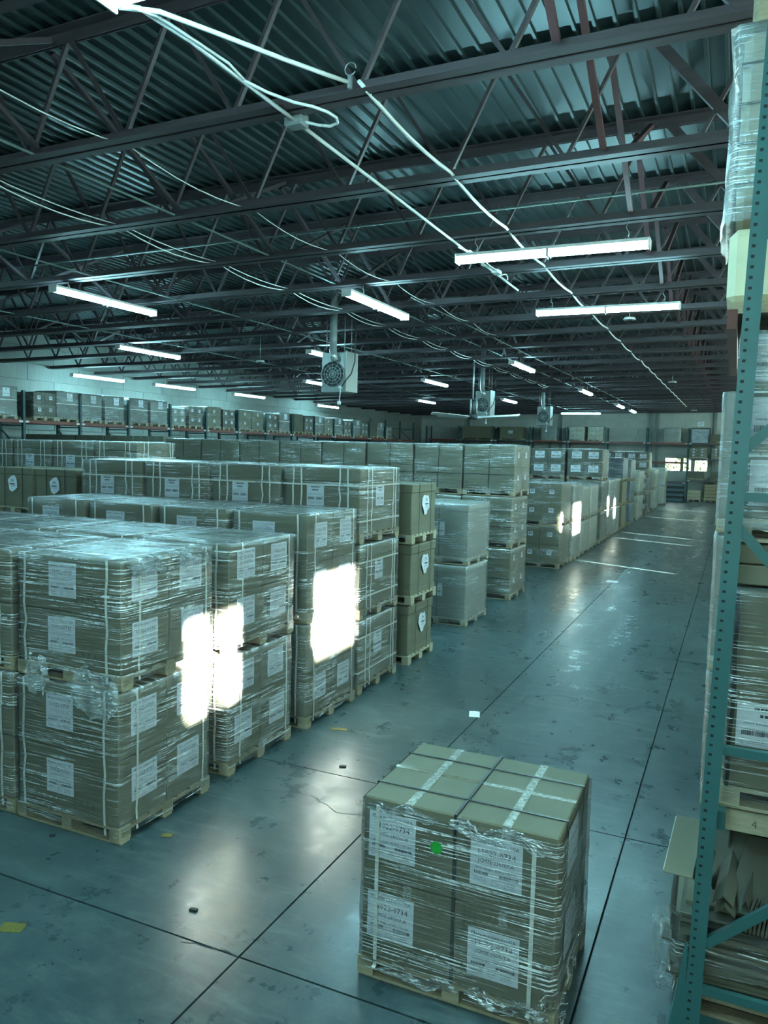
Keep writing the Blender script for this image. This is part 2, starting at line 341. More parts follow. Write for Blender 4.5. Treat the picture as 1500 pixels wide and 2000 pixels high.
# right wall: clerestory windows and narrow gaps that let the low sun in
DX = XR + 4.17; SY, SZ = SUN_SLOPE_Y * DX, SUN_SLOPE_Z * DX
right_holes = [(y0 - SY, y1 - SY, z0 + SZ, z1 + SZ) for (y0, y1, z0, z1) in
               [(5.2, 5.97, .75, 1.58), (7.3, 8.47, .77, 1.66), (20.72, 21.0, 1.05, 1.5), (22.35, 23.5, .8, 1.65), (29.0, 29.4, .9, 1.55), (30.6, 31.3, .7, 1.4)]]
right_holes += [(y, y + .16, 1.62, 2.42) for y in (28.55, 26.3, 19.2, 44.4, 37.5)]
RIGHT_FILL_PANES = [(y, y + 2.6, 4.35, 6.3) for y in [-4 + 3.1 * k for k in range(20)]]
FRONT_FILL_PANES = [(-3.2, .2, 1.8, 5.2)]
b = MB(M['wall'])
for (a0, a1, z0, z1) in wall_rects(YF, YB, 0, ZT, right_holes + RIGHT_FILL_PANES): b.box(XR, XR + .1, a0, a1, z0, z1)
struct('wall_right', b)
b = MB(M['wall'])
for (a0, a1, z0, z1) in wall_rects(XL - .2, XR + .2, 0, ZT, FRONT_FILL_PANES): b.box(a0, a1, YF - .1, YF, z0, z1)
struct('wall_front', b)
wn = 4
for (a0, a1, z0, z1) in RIGHT_FILL_PANES:                        # unseen frosted panes added to brighten the aisle faces, lit by the sun outside
    b = MB(M['frosted']); b.poly([(XR + .05, a0, z0), (XR + .05, a1, z0), (XR + .05, a1, z1), (XR + .05, a0, z1)]); struct('window_%d' % wn, b); wn += 1
for (a0, a1, z0, z1) in FRONT_FILL_PANES:
    b = MB(M['frosted']); b.poly([(a0, YF - .05, z0), (a1, YF - .05, z0), (a1, YF - .05, z1), (a0, YF - .05, z1)]); struct('window_%d' % wn, b); wn += 1  # unseen pane added behind the camera to light the near faces
# corrugated roof deck, ribs along the aisle
b = MB(M['deck']); pitch = .195; x = XL - .2; prof = []
while x < XR + .2:
    for dx, dz in ((0, .035), (.148, .035), (.156, 0), (.187, 0)): prof.append((x + dx, zr(x + dx, 7.27) + dz))
    x += pitch
for yy in (YF - .2, YB + .2):
    for (px, pz) in prof: b.v.append((px, yy, pz))
n = len(prof)
for i in range(n - 1): b.face((i, i + n, i + n + 1, i + 1))
for i in range(0, n - 1): pass
o = len(b.v); b.v += [(prof[0][0], YF - .2, 7.7), (prof[-1][0], YF - .2, 7.7), (prof[0][0], YB + .2, 7.7), (prof[-1][0], YB + .2, 7.7)]; b.face((o, o + 1, o + 3, o + 2))
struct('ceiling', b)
# outside: ground and hedge seen through the back windows
b = MB(M['soil']); b.box(-60, 40, YB + .5, 130, -.4, -.3); o = struct('outdoor_ground', b)
b = MB(M['leaf'])
for k in range(5000):
    p = Vector((random.uniform(-14, 5), 66 + random.uniform(0, 2.2), random.uniform(-.3, 4.2) + random.uniform(0, .5)))
    d1 = Vector((random.uniform(-1, 1), random.uniform(-1, 1), random.uniform(-1, 1))) * .16; d2 = Vector((random.uniform(-1, 1), random.uniform(-1, 1), random.uniform(-1, 1))) * .10
    b.poly([p - d1, p + d2, p + d1, p - d2])
part('hedge', b, None, label='green hedge outside the windows in the back wall', category='hedge', kind='stuff')

# ------------------------------------------------------------------ roof joists
def angle_pair(b, x0, x1, y, z, leg, up_, t=.011, gap=.03):
    for sgn in (-1, 1):
        for (p0, p1, q0, q1) in ((gap / 2, gap / 2 + t, 0, leg), (gap / 2, gap / 2 + leg, 0, t)):
            ya, yb = sorted((y + sgn * p0, y + sgn * p1)); za, zb = (q0, q1) if up_ else (-q1, -q0)
            n = len(b.v)
            for xx in (x0, x1):
                zz = zr(xx, z); b.v += [(xx, ya, zz + za), (xx, yb, zz + za), (xx, yb, zz + zb), (xx, ya, zz + zb)]
            for k in range(4): b.face((n + k, n + 4 + k, n + 4 + (k + 1) % 4, n + (k + 1) % 4))
            b.face((n, n + 1, n + 2, n + 3)); b.face((n + 7, n + 6, n + 5, n + 4))
JY = [3.83 + 2.2 * i for i in range(25)]
ZB_, ZTOP = 6.07, 7.26
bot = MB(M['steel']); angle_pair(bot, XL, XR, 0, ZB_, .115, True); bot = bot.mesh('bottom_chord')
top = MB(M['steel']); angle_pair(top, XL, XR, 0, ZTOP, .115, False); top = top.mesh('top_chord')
NODES = [-.5 - 1.27 * k for k in range(-3, 18)]
def web(b, kx, side, mi=0):
    x = NODES[kx]; xt = x + (.55 if side else -.72)
    if xt < XL or xt > XR: return False
    wide = (not side) and kx == 3
    if kx == 3 and not side: b.bar((x + .4, .0, zr(x, ZB_) + .06), (x - .5, .0, zr(x, ZTOP) - .06), .10, .06, mi, upv=(0, 1, 0)); return True
    b.bar((x, 0, zr(x, ZB_) + .06), (xt, 0, zr(xt, ZTOP) - .06), .036, .045, mi, upv=(0, 1, 0)); return True
webm = {}
for k in range(len(NODES)):
    for sd in (0, 1):
        b = MB(M['steel'])
        if web(b, k, sd): webm[(k, sd)] = b.mesh('web_bar')
b = MB(M['steel'])
for (k, sd) in webm: web(b, k, sd)
webs_all = b.mesh('web_bars')
for i, y in enumerate(JY):
    t = thing('roof_joist', 'open-web steel roof joist under the metal deck, %s counted from the camera' % ORD[i], 'roof joist', (0, y, 0), 0, 'roof joists')
    link('top_chord', top, t); link('bottom_chord', bot, t)
    if i < 7:
        for me in webm.values(): link('web_bar', me, t)
    else: link('web_bars', webs_all, t, kind='stuff')
for bi, (bx, lab) in enumerate(((-1.38, 'red steel cross bridging between the joists, the line nearest the rack'), (-6.65, 'steel cross bridging between the joists, second line from the rack'),
                   (-11.9, 'steel cross bridging between the joists, third line from the rack'), (-17.2, 'steel cross bridging between the joists, the line nearest the left wall'))):
    t = thing('cross_bridging', lab, 'roof bridging', (bx, 0, 0), 0, 'cross bridging lines')
    mt = M['steel_red'] if bi == 0 else M['steel']
    for i in range(len(JY) - 1):
        y0, y1 = JY[i] + .1, JY[i + 1] - .1
        for (p, q, o) in (((0, y0, zr(bx, ZTOP) - .1), (0, y1, zr(bx, ZB_) + .08), 0), ((.2, y0, zr(bx, ZB_) + .08), (.2, y1, zr(bx, ZTOP) - .1), 1)):
            b = MB(mt); b.bar(p, q, .06, .05); part('brace_bar', b, t)

# ------------------------------------------------------------------ lamps
def fixture_parts():
    P = []
    b = MB(M['white_paint']); b.box(-1.28, 1.28, -.085, .085, .021, .06); P.append(('housing', b.mesh('housing')))
    for s in (-1, 1):
        b = MB(M['lamp']); ring = [(-.08, .02), (-.09, -.025), (-.05, -.055), (.0, -.062), (.05, -.055), (.09, -.025), (.08, .02)]; x0, x1 = sorted((s * .02, s * 1.262)); n = len(b.v)
        for xx in (x0, x1): b.v += [(xx, p, q) for p, q in ring]
        k = len(ring)
        for i in range(k - 1): b.face((n + i, n + i + 1, n + k + i + 1, n + k + i), 0, True)
        b.face(tuple(range(n + k - 1, n - 1, -1))); b.face(tuple(range(n + k, n + 2 * k))); P.append(('diffuser', b.mesh('diffuser')))
        b = MB(M['white_paint']); x = s * 1.274; b.cbox(x - .012, x + .012, -.095, .095, -.068, .06, .006); P.append(('end_cap', b.mesh('end_cap')))
    b = MB(M['galv']); b.cbox(-.018, .018, -.095, .095, -.07, .02, .005); b.tube([(0, -.02, -.07), (0, -.02, -.1), (0, .01, -.1)], .006, 6); P.append(('clip', b.mesh('clip')))
    return P
FX = fixture_parts()
def fixture(x, y, z, along_y, label):
    t = thing('strip_light', label, 'ceiling light', (x, y, z), math.pi / 2 if along_y else 0, 'fluorescent strip lights')
    for n, me in FX: link(n, me, t)
    offs = [q - y for q in JY if abs(q - y) < 1.24] if along_y else (-1.0, 1.0)
    for q in offs:
        hz = zr(x + (0 if along_y else q), ZB_) - z + .01
        b = MB(M['galv']); b.tube([(q, 0, .06), (q + .02, 0, .06 + hz * .3), (q - .02, 0, hz * .7), (q, 0, hz)], .006, 5); b.tube([(q - .05, 0, .06), (q, 0, .12), (q + .05, 0, .06)], .005, 5); part('hanger', b, t)
base_l = 'white fluorescent strip light '
LZ = 5.75
for (x, y, ay_, lab) in [
    (-2.29, 3.69, 0, base_l + 'cut off by the top left edge of the photo'), (-2.42, 10.43, 0, base_l + 'hanging across the aisle at upper right, the larger of two'),
    (-2.34, 14.83, 0, base_l + 'hanging across the aisle at right, the smaller lower of two'), (-6.22, 13.25, 1, base_l + 'left of the long conduit, above the middle of the photo'),
    (-6.22, 23.9, 1, base_l + 'high between the two right-hand heaters'), (-6.1, 34.25, 1, base_l + 'small, right of the farthest heater'),
    (-6.02, 44.3, 1, base_l + 'tiny, first of the pair far down the aisle'), (-5.95, 49.3, 1, base_l + 'tiny, last of the pair far down the aisle'),
    (-10.97, 11.35, 1, base_l + 'the largest one at the left'), (-10.95, 20.15, 1, base_l + 'half hidden behind the nearest heater'),
    (-11.0, 28.9, 1, base_l + 'left above the ceiling fan'), (-10.95, 39.6, 1, base_l + 'between the second and third heaters'),
    (-15.7, 17.9, 1, base_l + 'second below the largest one at the left'), (-15.95, 28.5, 1, base_l + 'small, left of and below the nearest heater'),
    (-15.7, 39.9, 1, base_l + 'small, far left of the ceiling fan'), (-22.0, 22.3, 1, base_l + 'along the left wall, nearest of four'),
    (-21.8, 26.4, 1, base_l + 'along the left wall, second of four'), (-21.6, 31.6, 1, base_l + 'along the left wall, third of four'),
    (-22.0, 40.2, 1, base_l + 'along the left wall, farthest of four'), (-9.55, 52.23, 0, base_l + 'hanging crosswise in front of the back wall'),
    (-2.41, -1.0, 0, base_l + 'behind the camera over the aisle'), (-10.97, 2.6, 1, base_l + 'out of view at the near left'), (-15.7, 7.13, 1, base_l + 'out of view at the far left')]:
    fixture(x, y, LZ if x > -20 else 5.52, ay_, lab)

# cables and conduits under the joists
def cable(name, label, cat, lines, mat, extras=()):
    b = MB(mat)
    for pts, r in lines: b.tube(pts, r, 6)
    o = part(name, b, None, label=label, category=cat)
    for (n, mb) in extras: part(n, mb, o)
    return o
def sag(x, y0, y1, step, z, d, wob=.0):
    pts = []; y = y0
    while y < y1 - 1e-6:
        for k in range(6): t = k / 6; pts.append((x + random.uniform(-wob, wob), y + step * t, z - d * 4 * t * (1 - t)))
        y += step
    pts.append((x, y, z)); return pts
jb = MB(M['galv']); jb.cbox(-3.84, -3.66, 6.12, 6.26, 5.95, 6.06, .01)
lp = MB(M['cable']); lp.tube([(-3.74, 5.35, 6.0), (-3.68, 5.6, 6.0), (-3.56, 5.82, 5.99), (-3.44, 5.93, 5.98), (-3.36, 6.05, 5.97), (-3.34, 6.18, 5.97), (-3.38, 6.28, 5.97), (-3.48, 6.32, 5.97), (-3.58, 6.28, 5.98), (-3.67, 6.2, 5.99)], .013, 6)
cl = MB(M['cable'])
for q in range(3): cl.tube([(-3.78 + .05 * q, 10.7 + .1 * q, 5.99), (-3.62 + .03 * q, 11.1, 5.95 - .02 * q), (-3.70 + .05 * q, 11.6, 5.93), (-3.58, 12.05 - .1 * q, 5.92), (-3.66 - .03 * q, 12.3, 5.95)], .010, 5)
cl.tube([(-3.62 + .06 * math.cos(a), 12.45 + .20 * math.sin(a), 5.93 + .03 * math.cos(2 * a)) for a in [k * math.pi / 6 for k in range(13)]], .010, 5)
cl.cbox(-3.68, -3.56, 12.0, 12.2, 5.90, 5.96, .01)
cable('conduit_line', 'straight white conduit running down the aisle under the joists from the lamp at upper left', 'conduit',
      [([(-3.72, 3.9, 5.84), (-3.76, 4.2, 5.97), (-3.75, 4.7, 6.0), (-3.75, 6.14, 6.0)], .017), ([(-3.75, 6.24, 6.0), (-3.75, 13.9, 6.0)], .017), ([(-3.60, 3.95, 5.82), (-3.70, 4.3, 5.96), (-3.72, 4.7, 6.0), (-3.70, 5.1, 6.01), (-3.73, 5.35, 6.0)], .012)], M['cable'],
      [('junction_box', jb), ('loop', lp), ('coil', cl)])
hk = MB(M['galv']); hk.tube([(-3.03 + .05 * math.cos(a), 5.83, 6.17 + .05 * math.sin(a)) for a in [k * math.pi / 6 for k in range(12)]], .006, 5); hk.box(-3.05, -3.02, 5.82, 5.85, 6.02, 6.12)
cable('white_cable', 'bright white cable drooping from lamp to lamp along the aisle, right of the conduit', 'cable',
      [([(-3.70, 3.95, 5.84), (-3.64, 4.25, 5.95), (-3.50, 4.65, 5.985), (-3.28, 5.23, 6.02), (-3.05, 5.83, 6.07)], .017), (sag(-2.95, 5.83, 25.6, 2.2, 6.06, .05), .018), (sag(-2.9, 25.63, 49.8, 2.2, 6.05, .05), .02)], M['cable'], [('hook', hk)])
cable('thin_cable', 'thin pale cable sagging between joists at upper left', 'cable', [(sag(-5.7, 4.0, 19.4, 2.2, 6.06, .09), .006)], M['cable'])
cable('twin_cable', 'double pale cable sagging between joists at the far upper left', 'cable', [(sag(-7.85, 4.0, 34.8, 2.2, 6.04, .10), .008), (sag(-7.78, 4.0, 34.8, 2.2, 6.05, .05), .007)], M['cable'])
cable('grey_conduit', 'thin grey-green conduit running straight under the joists at upper left', 'conduit', [([(-6.78, 3.8, 6.05), (-6.78, 57, 6.05)], .014)], M['green_pipe'])
cable('cross_conduit', 'thin pale conduit running across above the larger aisle lamp', 'conduit', [([(-12, 10.2, 6.2), (3, 10.2, 6.36)], .014)], M['green_pipe'])
cable('far_conduit', 'thin conduit above the heaters running down the warehouse', 'conduit', [([(-10.35, 4, 5.98), (-10.35, 52, 5.98)], .014), ([(-14.9, 4, 5.93), (-14.9, 52, 5.93)], .014), ([(-5.88, 14, 6.02), (-5.88, 56, 6.02)], .012)], M['green_pipe'])

# heaters, fan, ceiling speakers
def heater(x, y, s, label):
    t = thing('unit_heater', label, 'heater', (x, y, 4.38))
    b = MB(M['heater'], M['dark']); b.cbox(-.5 * s, .12 * s, 0, .5, 0, .92, .015); part('casing', b, t)
    b = MB(M['heater']); b.cbox(.12 * s + .003, .14 * s + .02, -.03, .56, .02, .94, .006); part('side_panel', b, t)
    cx, cz, r = -.2 * s, .42, .29 * s
    b = MB(M['dark']); b.tube([(cx, -.012, cz), (cx, .02, cz)], r, 24); part('fan_opening', b, t)  # dark disc paints in the shade of the opening
    b = MB(M['galv'])
    for rr in (r, r * .76, r * .52, r * .28): b.tube([(cx + rr * math.cos(a), -.03, cz + rr * math.sin(a)) for a in [k * math.pi / 12 for k in range(25)]], .006, 5, cap=False)
    for k in range(6):
        a = k * math.pi / 6; b.tube([(cx - r * math.cos(a), -.03, cz - r * math.sin(a)), (cx + r * math.cos(a), -.03, cz + r * math.sin(a))], .005, 5)
    part('fan_guard', b, t)
    b = MB(M['rack_dark'])
    for k in range(4):
        a = k * math.pi / 2 + .4; b.bar((cx, -.02, cz), (cx + .2 * math.cos(a), -.02, cz + .2 * math.sin(a)), .09, .008, upv=(0, 1, 0))
    part('fan_blade_set', b, t)
    b = MB(M['galv']); b.tube([(cx + .08, -.06, .72), (cx + .05, -.08, .85), (cx - .02, .02, 1.0), (cx - .03, .05, 1.2), (cx - .03, .05, 2.75)], .085, 14); part('flue', b, t)
    b = MB(M['dark']); b.tube([(.05 * s, -.04, .12), (.12 * s, -.06, .22), (.3 * s, -.05, .42), (.36 * s, 0, .7), (.34 * s, .05, 1.2), (.33 * s, .1, 1.75)], .014, 6); part('power_cable', b, t)
    b = MB(M['white_paint']); b.cbox(-.03 * s, .07 * s, -.05, -.002, .09, .15, .006); b.tube([(.02, -.03, .09), (-.01, -.03, -.2)], .012, 6); b.cbox(-.05, .02, -.06, 0, -.28, -.2, .006); part('pull_switch', b, t)
    b = MB(M['galv'])
    for (px, py) in ((-.42 * s, .08), (-.42 * s, .42), (.05 * s, .08), (.05 * s, .42)): b.tube([(px, py, .91), (px, py, 1.72)], .008, 5)
    part('hanger_rod', b, t)
heater(-8.42, 16.0, 1.0, 'grey unit heater with round fan, the nearest of three hung from the joists')
heater(-8.40, 27.4, .85, 'grey unit heater behind the ceiling fan, the middle of three')
heater(-8.35, 37.0, .95, 'small grey unit heater, the farthest of three')
t = thing('ceiling_fan', 'large ceiling fan with three pale blades in front of the middle heater', 'ceiling fan', (-8.15, 25.0, 4.22))
b = MB(M['galv'])
for a in (.3, 2.4, 4.5): b.tube([(.13 * math.cos(a), .13 * math.sin(a), .08), (.13 * math.cos(a), .13 * math.sin(a), .6)], .03, 8)
b.tube([(0, 0, .6), (0, 0, 2.0)], .03, 8); part('mount', b, t)
b = MB(M['dark']); b.tube([(0, 0, -.06), (0, 0, .10)], .17, 16); b.tube([(0, 0, .1), (0, 0, .55)], .09, 12); part('motor', b, t)
for a in (-.09, 4.1, 2.72):
    b = MB(M['white_paint']); d = Vector((math.cos(a), math.sin(a), 0)); e = Vector((-d.y, d.x, 0)); pts = []
    b.v += [tuple(d * r + e * s_ * wd + Vector((0, 0, zz + dz + r * .05))) for r, wd in ((.15, .07), (.5, .13), (1.5, .10), (1.65, .05)) for s_, dz in ((-1, -.03), (1, .03)) for zz in (-.008, .008)]
    for i in range(3):
        n = i * 4; b.face((n, n + 4, n + 6, n + 2)); b.face((n + 1, n + 3, n + 7, n + 5)); b.face((n, n + 1, n + 5, n + 4)); b.face((n + 2, n + 6, n + 7, n + 3))
    b.face((0, 2, 3, 1)); b.face((12, 13, 15, 14)); part('blade', b, t)
def ring_alarm(x, y, z, r, label):
    t = thing('round_sensor', label, 'detector', (x, y, z)); b = MB(M['white_paint']); b.tube([(0, 0, 0), (0, 0, .05)], [r, r * .8], 16); part('rim', b, t)
    b = MB(M['dark']); b.tube([(0, 0, -.012), (0, 0, .0)], r * .5, 12); part('lens', b, t)
    b = MB(M['galv']); b.tube([(0, 0, .05), (0, 0, 6.1 - z + SL * x)], .008, 5); part('stem', b, t)
ring_alarm(-2.2, 17.03, 5.9, .13, 'round white ceiling sensor under the smaller aisle lamp'); ring_alarm(-2.3, 30.23, 5.75, .16, 'round white ceiling sensor far along the right of the aisle')
ring_alarm(-2.5, 50.03, 5.8, .2, 'round white ceiling sensor at the far end of the white cable'); ring_alarm(-11.3, 17.03, 5.25, .12, 'round white ceiling sensor left of the nearest heater')

# ------------------------------------------------------------------ shipping labels
def label_mesh(kind, w=.29, h=.275):
    """paper label facing -Y, centred on the origin"""
    b = MB(M['paper'], M['ink'], M['ink_grey']); nx, nz = 6, 4; rs = random.Random(kind + str(w)); n = len(b.v)
    def warp(x, z): return -.003 + .0022 * math.sin(9 * x + 3 * z + len(kind)) * math.cos(11 * z)
    for k in range(nz + 1):
        for i in range(nx + 1): x = -w / 2 + w * i / nx; z = -h / 2 + h * k / nz; b.v.append((x, warp(x, z), z))
    for k in range(nz):
        for i in range(nx): a = n + k * (nx + 1) + i; b.face((a, a + 1, a + nx + 2, a + nx + 1), 0, True)
    def txt(s, size, x, z, mi=1, maxw=None):
        v, f = text_geo(s, size); ww = max(p[0] for p in v) - min(p[0] for p in v); k = min(1, (maxw or 9) / ww)
        b.add_mesh(v, f, mi, lambda p: (p[0] * k + x, warp(p[0] * k + x, p[2] + z) - .0022, p[2] + z))
    def dash(x0, x1, z, hh, mi):
        x = x0
        while x < x1:
            l = rs.uniform(.006, .02); e = min(x1, x + l); b.poly([(x, warp(x, z) - .0022, z - hh), (e, warp(e, z) - .0022, z - hh), (e, warp(e, z) - .0022, z + hh), (x, warp(x, z) - .0022, z + hh)], mi); x += l + rs.uniform(.002, .006)
    def bars(x0, x1, z, hh):
        x = x0
        while x < x1:
            l = rs.choice((.0012, .002, .0035, .005)); b.poly([(x, warp(x, z) - .0022, z - hh), (x + l, warp(x, z) - .0022, z - hh), (x + l, warp(x, z) - .0022, z + hh), (x, warp(x, z) - .0022, z + hh)], 1); x += l + rs.choice((.0012, .002, .003))
    if kind in ('0734', '0735', '0736'):
        lot = {'0734': 'JCMTE 230707-A', '0735': 'JCMTE 230713-A', '0736': 'JCMTE 230710-A'}[kind]
        txt('Made in China to USA', .029, .0, h * .40, 1, w * .86); txt('11022-' + kind, .047, .0, h * .21, 1, w * .72); txt(lot, .034, .0, h * .03, 2 if kind == '0735' else 1, w * .70)
        txt('Gross weight: 350KG / 771 lbs', .019, .0, -h * .125, 1, w * .84); bars(-w * .42, -w * .14, -h * .225, .0085); bars(.02, w * .42, -h * .225, .0085)
        for q, (a0, a1) in enumerate(((-.42, -.17), (-.08, .08), (.16, .42))):
            for k in range(3): dash(a0 * w, (a1 - rs.uniform(0, .06)) * w, -h * (.32 + .05 * k), .0022, 2)
    elif kind == 'plain':
        for zz, ww in ((.36, .5), (.22, .34)): dash(-w * ww / 2, w * ww / 2, h * zz, .008, 1)
        dash(-w * .4, w * .4, h * .03, .004, 2); bars(-w * .42, -w * .03, -h * .17, .017); bars(w * .05, w * .42, -h * .17, .017)
        for k in range(3): dash(-w * .42, w * .4, -h * (.32 + .05 * k), .0022, 2)
    else:
        for zz in (.3, .1, -.1): dash(-w * .35, w * .35, h * zz, .008, 1)
    return b.mesh('shipping_label')
def torn_label(seed):
    rs = random.Random(seed); b = MB(M['paper'], M['ink'], M['ink_grey']); pts = []
    for k in range(14):
        a = 2 * math.pi * k / 14; r = .14 * rs.uniform(.82, 1.12) * (1.12 if k % 4 == 2 else 1); pts.append((r * math.cos(a), -.004 - rs.uniform(0, .02), r * 1.05 * math.sin(a)))
    n = len(b.v); b.v += [(0, -.004, 0)] + pts
    for k in range(14): b.face((n, n + 1 + k, n + 1 + (k + 1) % 14), 0)
    for z, wd, hh, mi in ((.07, .04, .006, 1), (.045, .06, .004, 2), (.0, .07, .009, 1), (-.03, .06, .003, 2), (-.05, .07, .003, 2)):
        b.poly([(-wd, -.026, z - hh), (wd * rs.uniform(.5, 1), -.026, z - hh), (wd * .9, -.026, z + hh), (-wd, -.026, z + hh)], mi)
    return b.mesh('torn_label')
LM = {k: label_mesh(k) for k in ('0734', '0735', '0736')}
LM['plain'] = label_mesh('plain', .25, .27); LM['small'] = label_mesh('small', .13, .12); LM['wide'] = label_mesh('plain', .34, .24)

# ------------------------------------------------------------------ palletised loads
def pallet_parts(sx, sy, hp, mat, near):
    """block pallet: deck boards along X, stringer boards along Y, nine blocks, three runners along X"""
    hx, hy = sx / 2, sy / 2; t = .02; bw, bd = .1, .13; subs = []
    xs_, ys_ = (-hx + bw / 2, 0, hx - bw / 2), (-hy + bd / 2, 0, hy - bd / 2)
    base = MB(mat)
    for x in xs_: base.box(x - bw / 2, x + bw / 2, -hy, hy, hp - 2 * t, hp - t)
    boards, blocks = [], []
    for k in range(7): wd = .095 if k not in (0, 6) else .12; y = -hy + .06 + (sy - .12) * k / 6; boards.append((-hx, hx, y - wd / 2, y + wd / 2, hp - t, hp))
    runs = [(-hx, hx, y - .05, y + .05, 0, .018) for y in ys_]
    for x in xs_:
        for y in ys_: blocks.append((x - bw / 2, x + bw / 2, y - bd / 2, y + bd / 2, .018, hp - 2 * t))
    if not near:
        for q in boards + runs + blocks: base.box(*q)
        return base.mesh('pallet'), []
    for nm, L in (('deck_board', boards), ('block', blocks), ('runner', runs)):
        for q in L: bb = MB(mat); bb.box(*q); subs.append((nm, bb.mesh(nm), (0, 0, 0), 0))
    return base.mesh('pallet'), subs
def icons(b, face, u0, z0, at, mi, s=.045):
    """handling marks printed on a carton face: arrows, glass, umbrella, stacking limit"""
    def pt(u, z): return (u, at, z) if face == 'y' else (at, u, z)
    def P(L): b.poly([pt(u0 + s * u, z0 + s * z) for u, z in L], mi)
    def rect(u, z, w_, h_): P([(u, z), (u + w_, z), (u + w_, z + h_), (u, z + h_)])
    for o in (0, .55): rect(o + .16, .2, .12, .7); P([(o, .7), (o + .44, .7), (o + .22, 1.1)])
    rect(0, 0, 1, .1)
    rect(1.95, 0, .5, .1); rect(2.15, .1, .1, .5); P([(1.95, .6), (2.45, .6), (2.55, 1.1), (1.85, 1.1)])
    P([(3.1, .65), (3.9, .65), (3.7, 1.0), (3.5, 1.1), (3.3, 1.0)]); rect(3.46, 0, .08, .65)
    for k in range(3): rect(4.5 + .1 * k, .0 + .35 * k, .8 - .2 * k, .25)
def chars(b, face, u0, z0, at, mi, rows=4, cols=3, s=.02):
    rs = random.Random(rows * 7 + cols); pt = (lambda u, z: (u, at, z)) if face == 'y' else (lambda u, z: (at, u, z))
    for r in range(rows):
        for c in range(cols):
            u, z = u0 + c * s * 1.25, z0 - r * s * 1.5
            for k in range(3):
                zz = z + s * (.05 + .36 * k); b.poly([pt(u, zz), pt(u + s * rs.uniform(.7, 1), zz), pt(u + s, zz + s * .18), pt(u, zz + s * .18)], mi)
            uu = u + s * rs.uniform(.3, .6); b.poly([pt(uu, z), pt(uu + s * .15, z), pt(uu + s * .15, z + s), pt(uu, z + s)], mi)
def carton(lx, ly, lz, mat, lid=0, printed=(), tape=True, straptape=False):
    """closed shipping carton centred in X and Y, base at z=0; the long flaps run along the longer side"""
    b = MB(mat, M['tape'], M['seam'], M['print'], M['tape_shiny']); hx, hy = lx / 2, ly / 2
    if lid:
        b.cbox(-hx + .012, hx - .012, -hy + .012, hy - .012, 0, lz - .01, .01); b.cbox(-hx, hx, -hy, hy, lz - lid, lz, .012)
        b.box(-hx + .006, hx - .006, -hy + .006, hy - .006, .0, lid * .55)
    else:
        b.cbox(-hx, hx, -hy, hy, 0, lz, .007); long_x = lx >= ly; e = .0015
        if long_x:
            b.box(-hx + .008, hx - .008, -.002, .002, lz - .004, lz + .0004, 2)
            if tape: b.box(-hx - e, hx + e, -.026, .026, lz - .07, lz + e, 1)
        else:
            b.box(-.002, .002, -hy + .008, hy - .008, lz - .004, lz + .0004, 2)
            if tape: b.box(-.026, .026, -hy - e, hy + e, lz - .07, lz + e, 1)
        b.v = b.v
    for (fc, k) in printed:
        if fc == 'y':
            if k == 'icons': icons(b, 'y', .05, .05 + lz * .08, -hy - .0012, 3)
            else: chars(b, 'y', -hx + .07, lz - .05, -hy - .0012, 3)
        else:
            if k == 'icons': icons(b, 'x', 0, .05, hx + .0012, 3, .035)
            else: chars(b, 'x', -hy + .06, lz - .05, hx + .0012, 3)
    return b.mesh('carton')
def strap_loop(axis, pos, x, y, z0, z1, w_, mat, t=.003, wob=.0):
    """flat band around a load; axis 'x' or 'y' = the vertical loop lies across that axis, 'z' = horizontal hoop"""
    b = MB(mat); e = .004
    if axis == 'z':
        for (a0, a1, c0, c1) in ((-x - e, x + e, -y - e - t, -y - e), (-x - e, x + e, y + e, y + e + t), (-x - e - t, -x - e, -y - e, y + e), (x + e, x + e + t, -y - e, y + e)): b.box(a0, a1, c0, c1, pos - w_ / 2, pos + w_ / 2)
    else:
        n = 7; q = random.Random(pos)
        for sgn in (-1, 1):
            dv = [pos + (q.uniform(-wob, wob) if 0 < k < n else 0) for k in range(n + 1)]
            for k in range(n):
                za, zb = z0 + (z1 - z0) * k / n, z0 + (z1 - z0) * (k + 1) / n; m0, m1 = dv[k], dv[k + 1]; d0 = (x if axis == 'y' else y) + e; L = []
                for dd in (d0, d0 + t):
                    for (m_, zz) in ((m0, za), (m1, zb)):
                        for s_ in (-w_ / 2, w_ / 2): L.append((sgn * dd, m_ + s_, zz) if axis == 'y' else (m_ + s_, sgn * dd, zz))
                i = len(b.v); b.v += L
                for f in ((0, 1, 3, 2), (4, 6, 7, 5), (0, 2, 6, 4), (1, 5, 7, 3)): b.face(tuple(i + j for j in f))
        if axis == 'y': b.box(-x - e - t, x + e + t, pos - w_ / 2, pos + w_ / 2, z1 + .001, z1 + .001 + t)
        else: b.box(pos - w_ / 2, pos + w_ / 2, -y - e - t, y + e + t, z1 + .001, z1 + .001 + t)
    return b.mesh('strap')
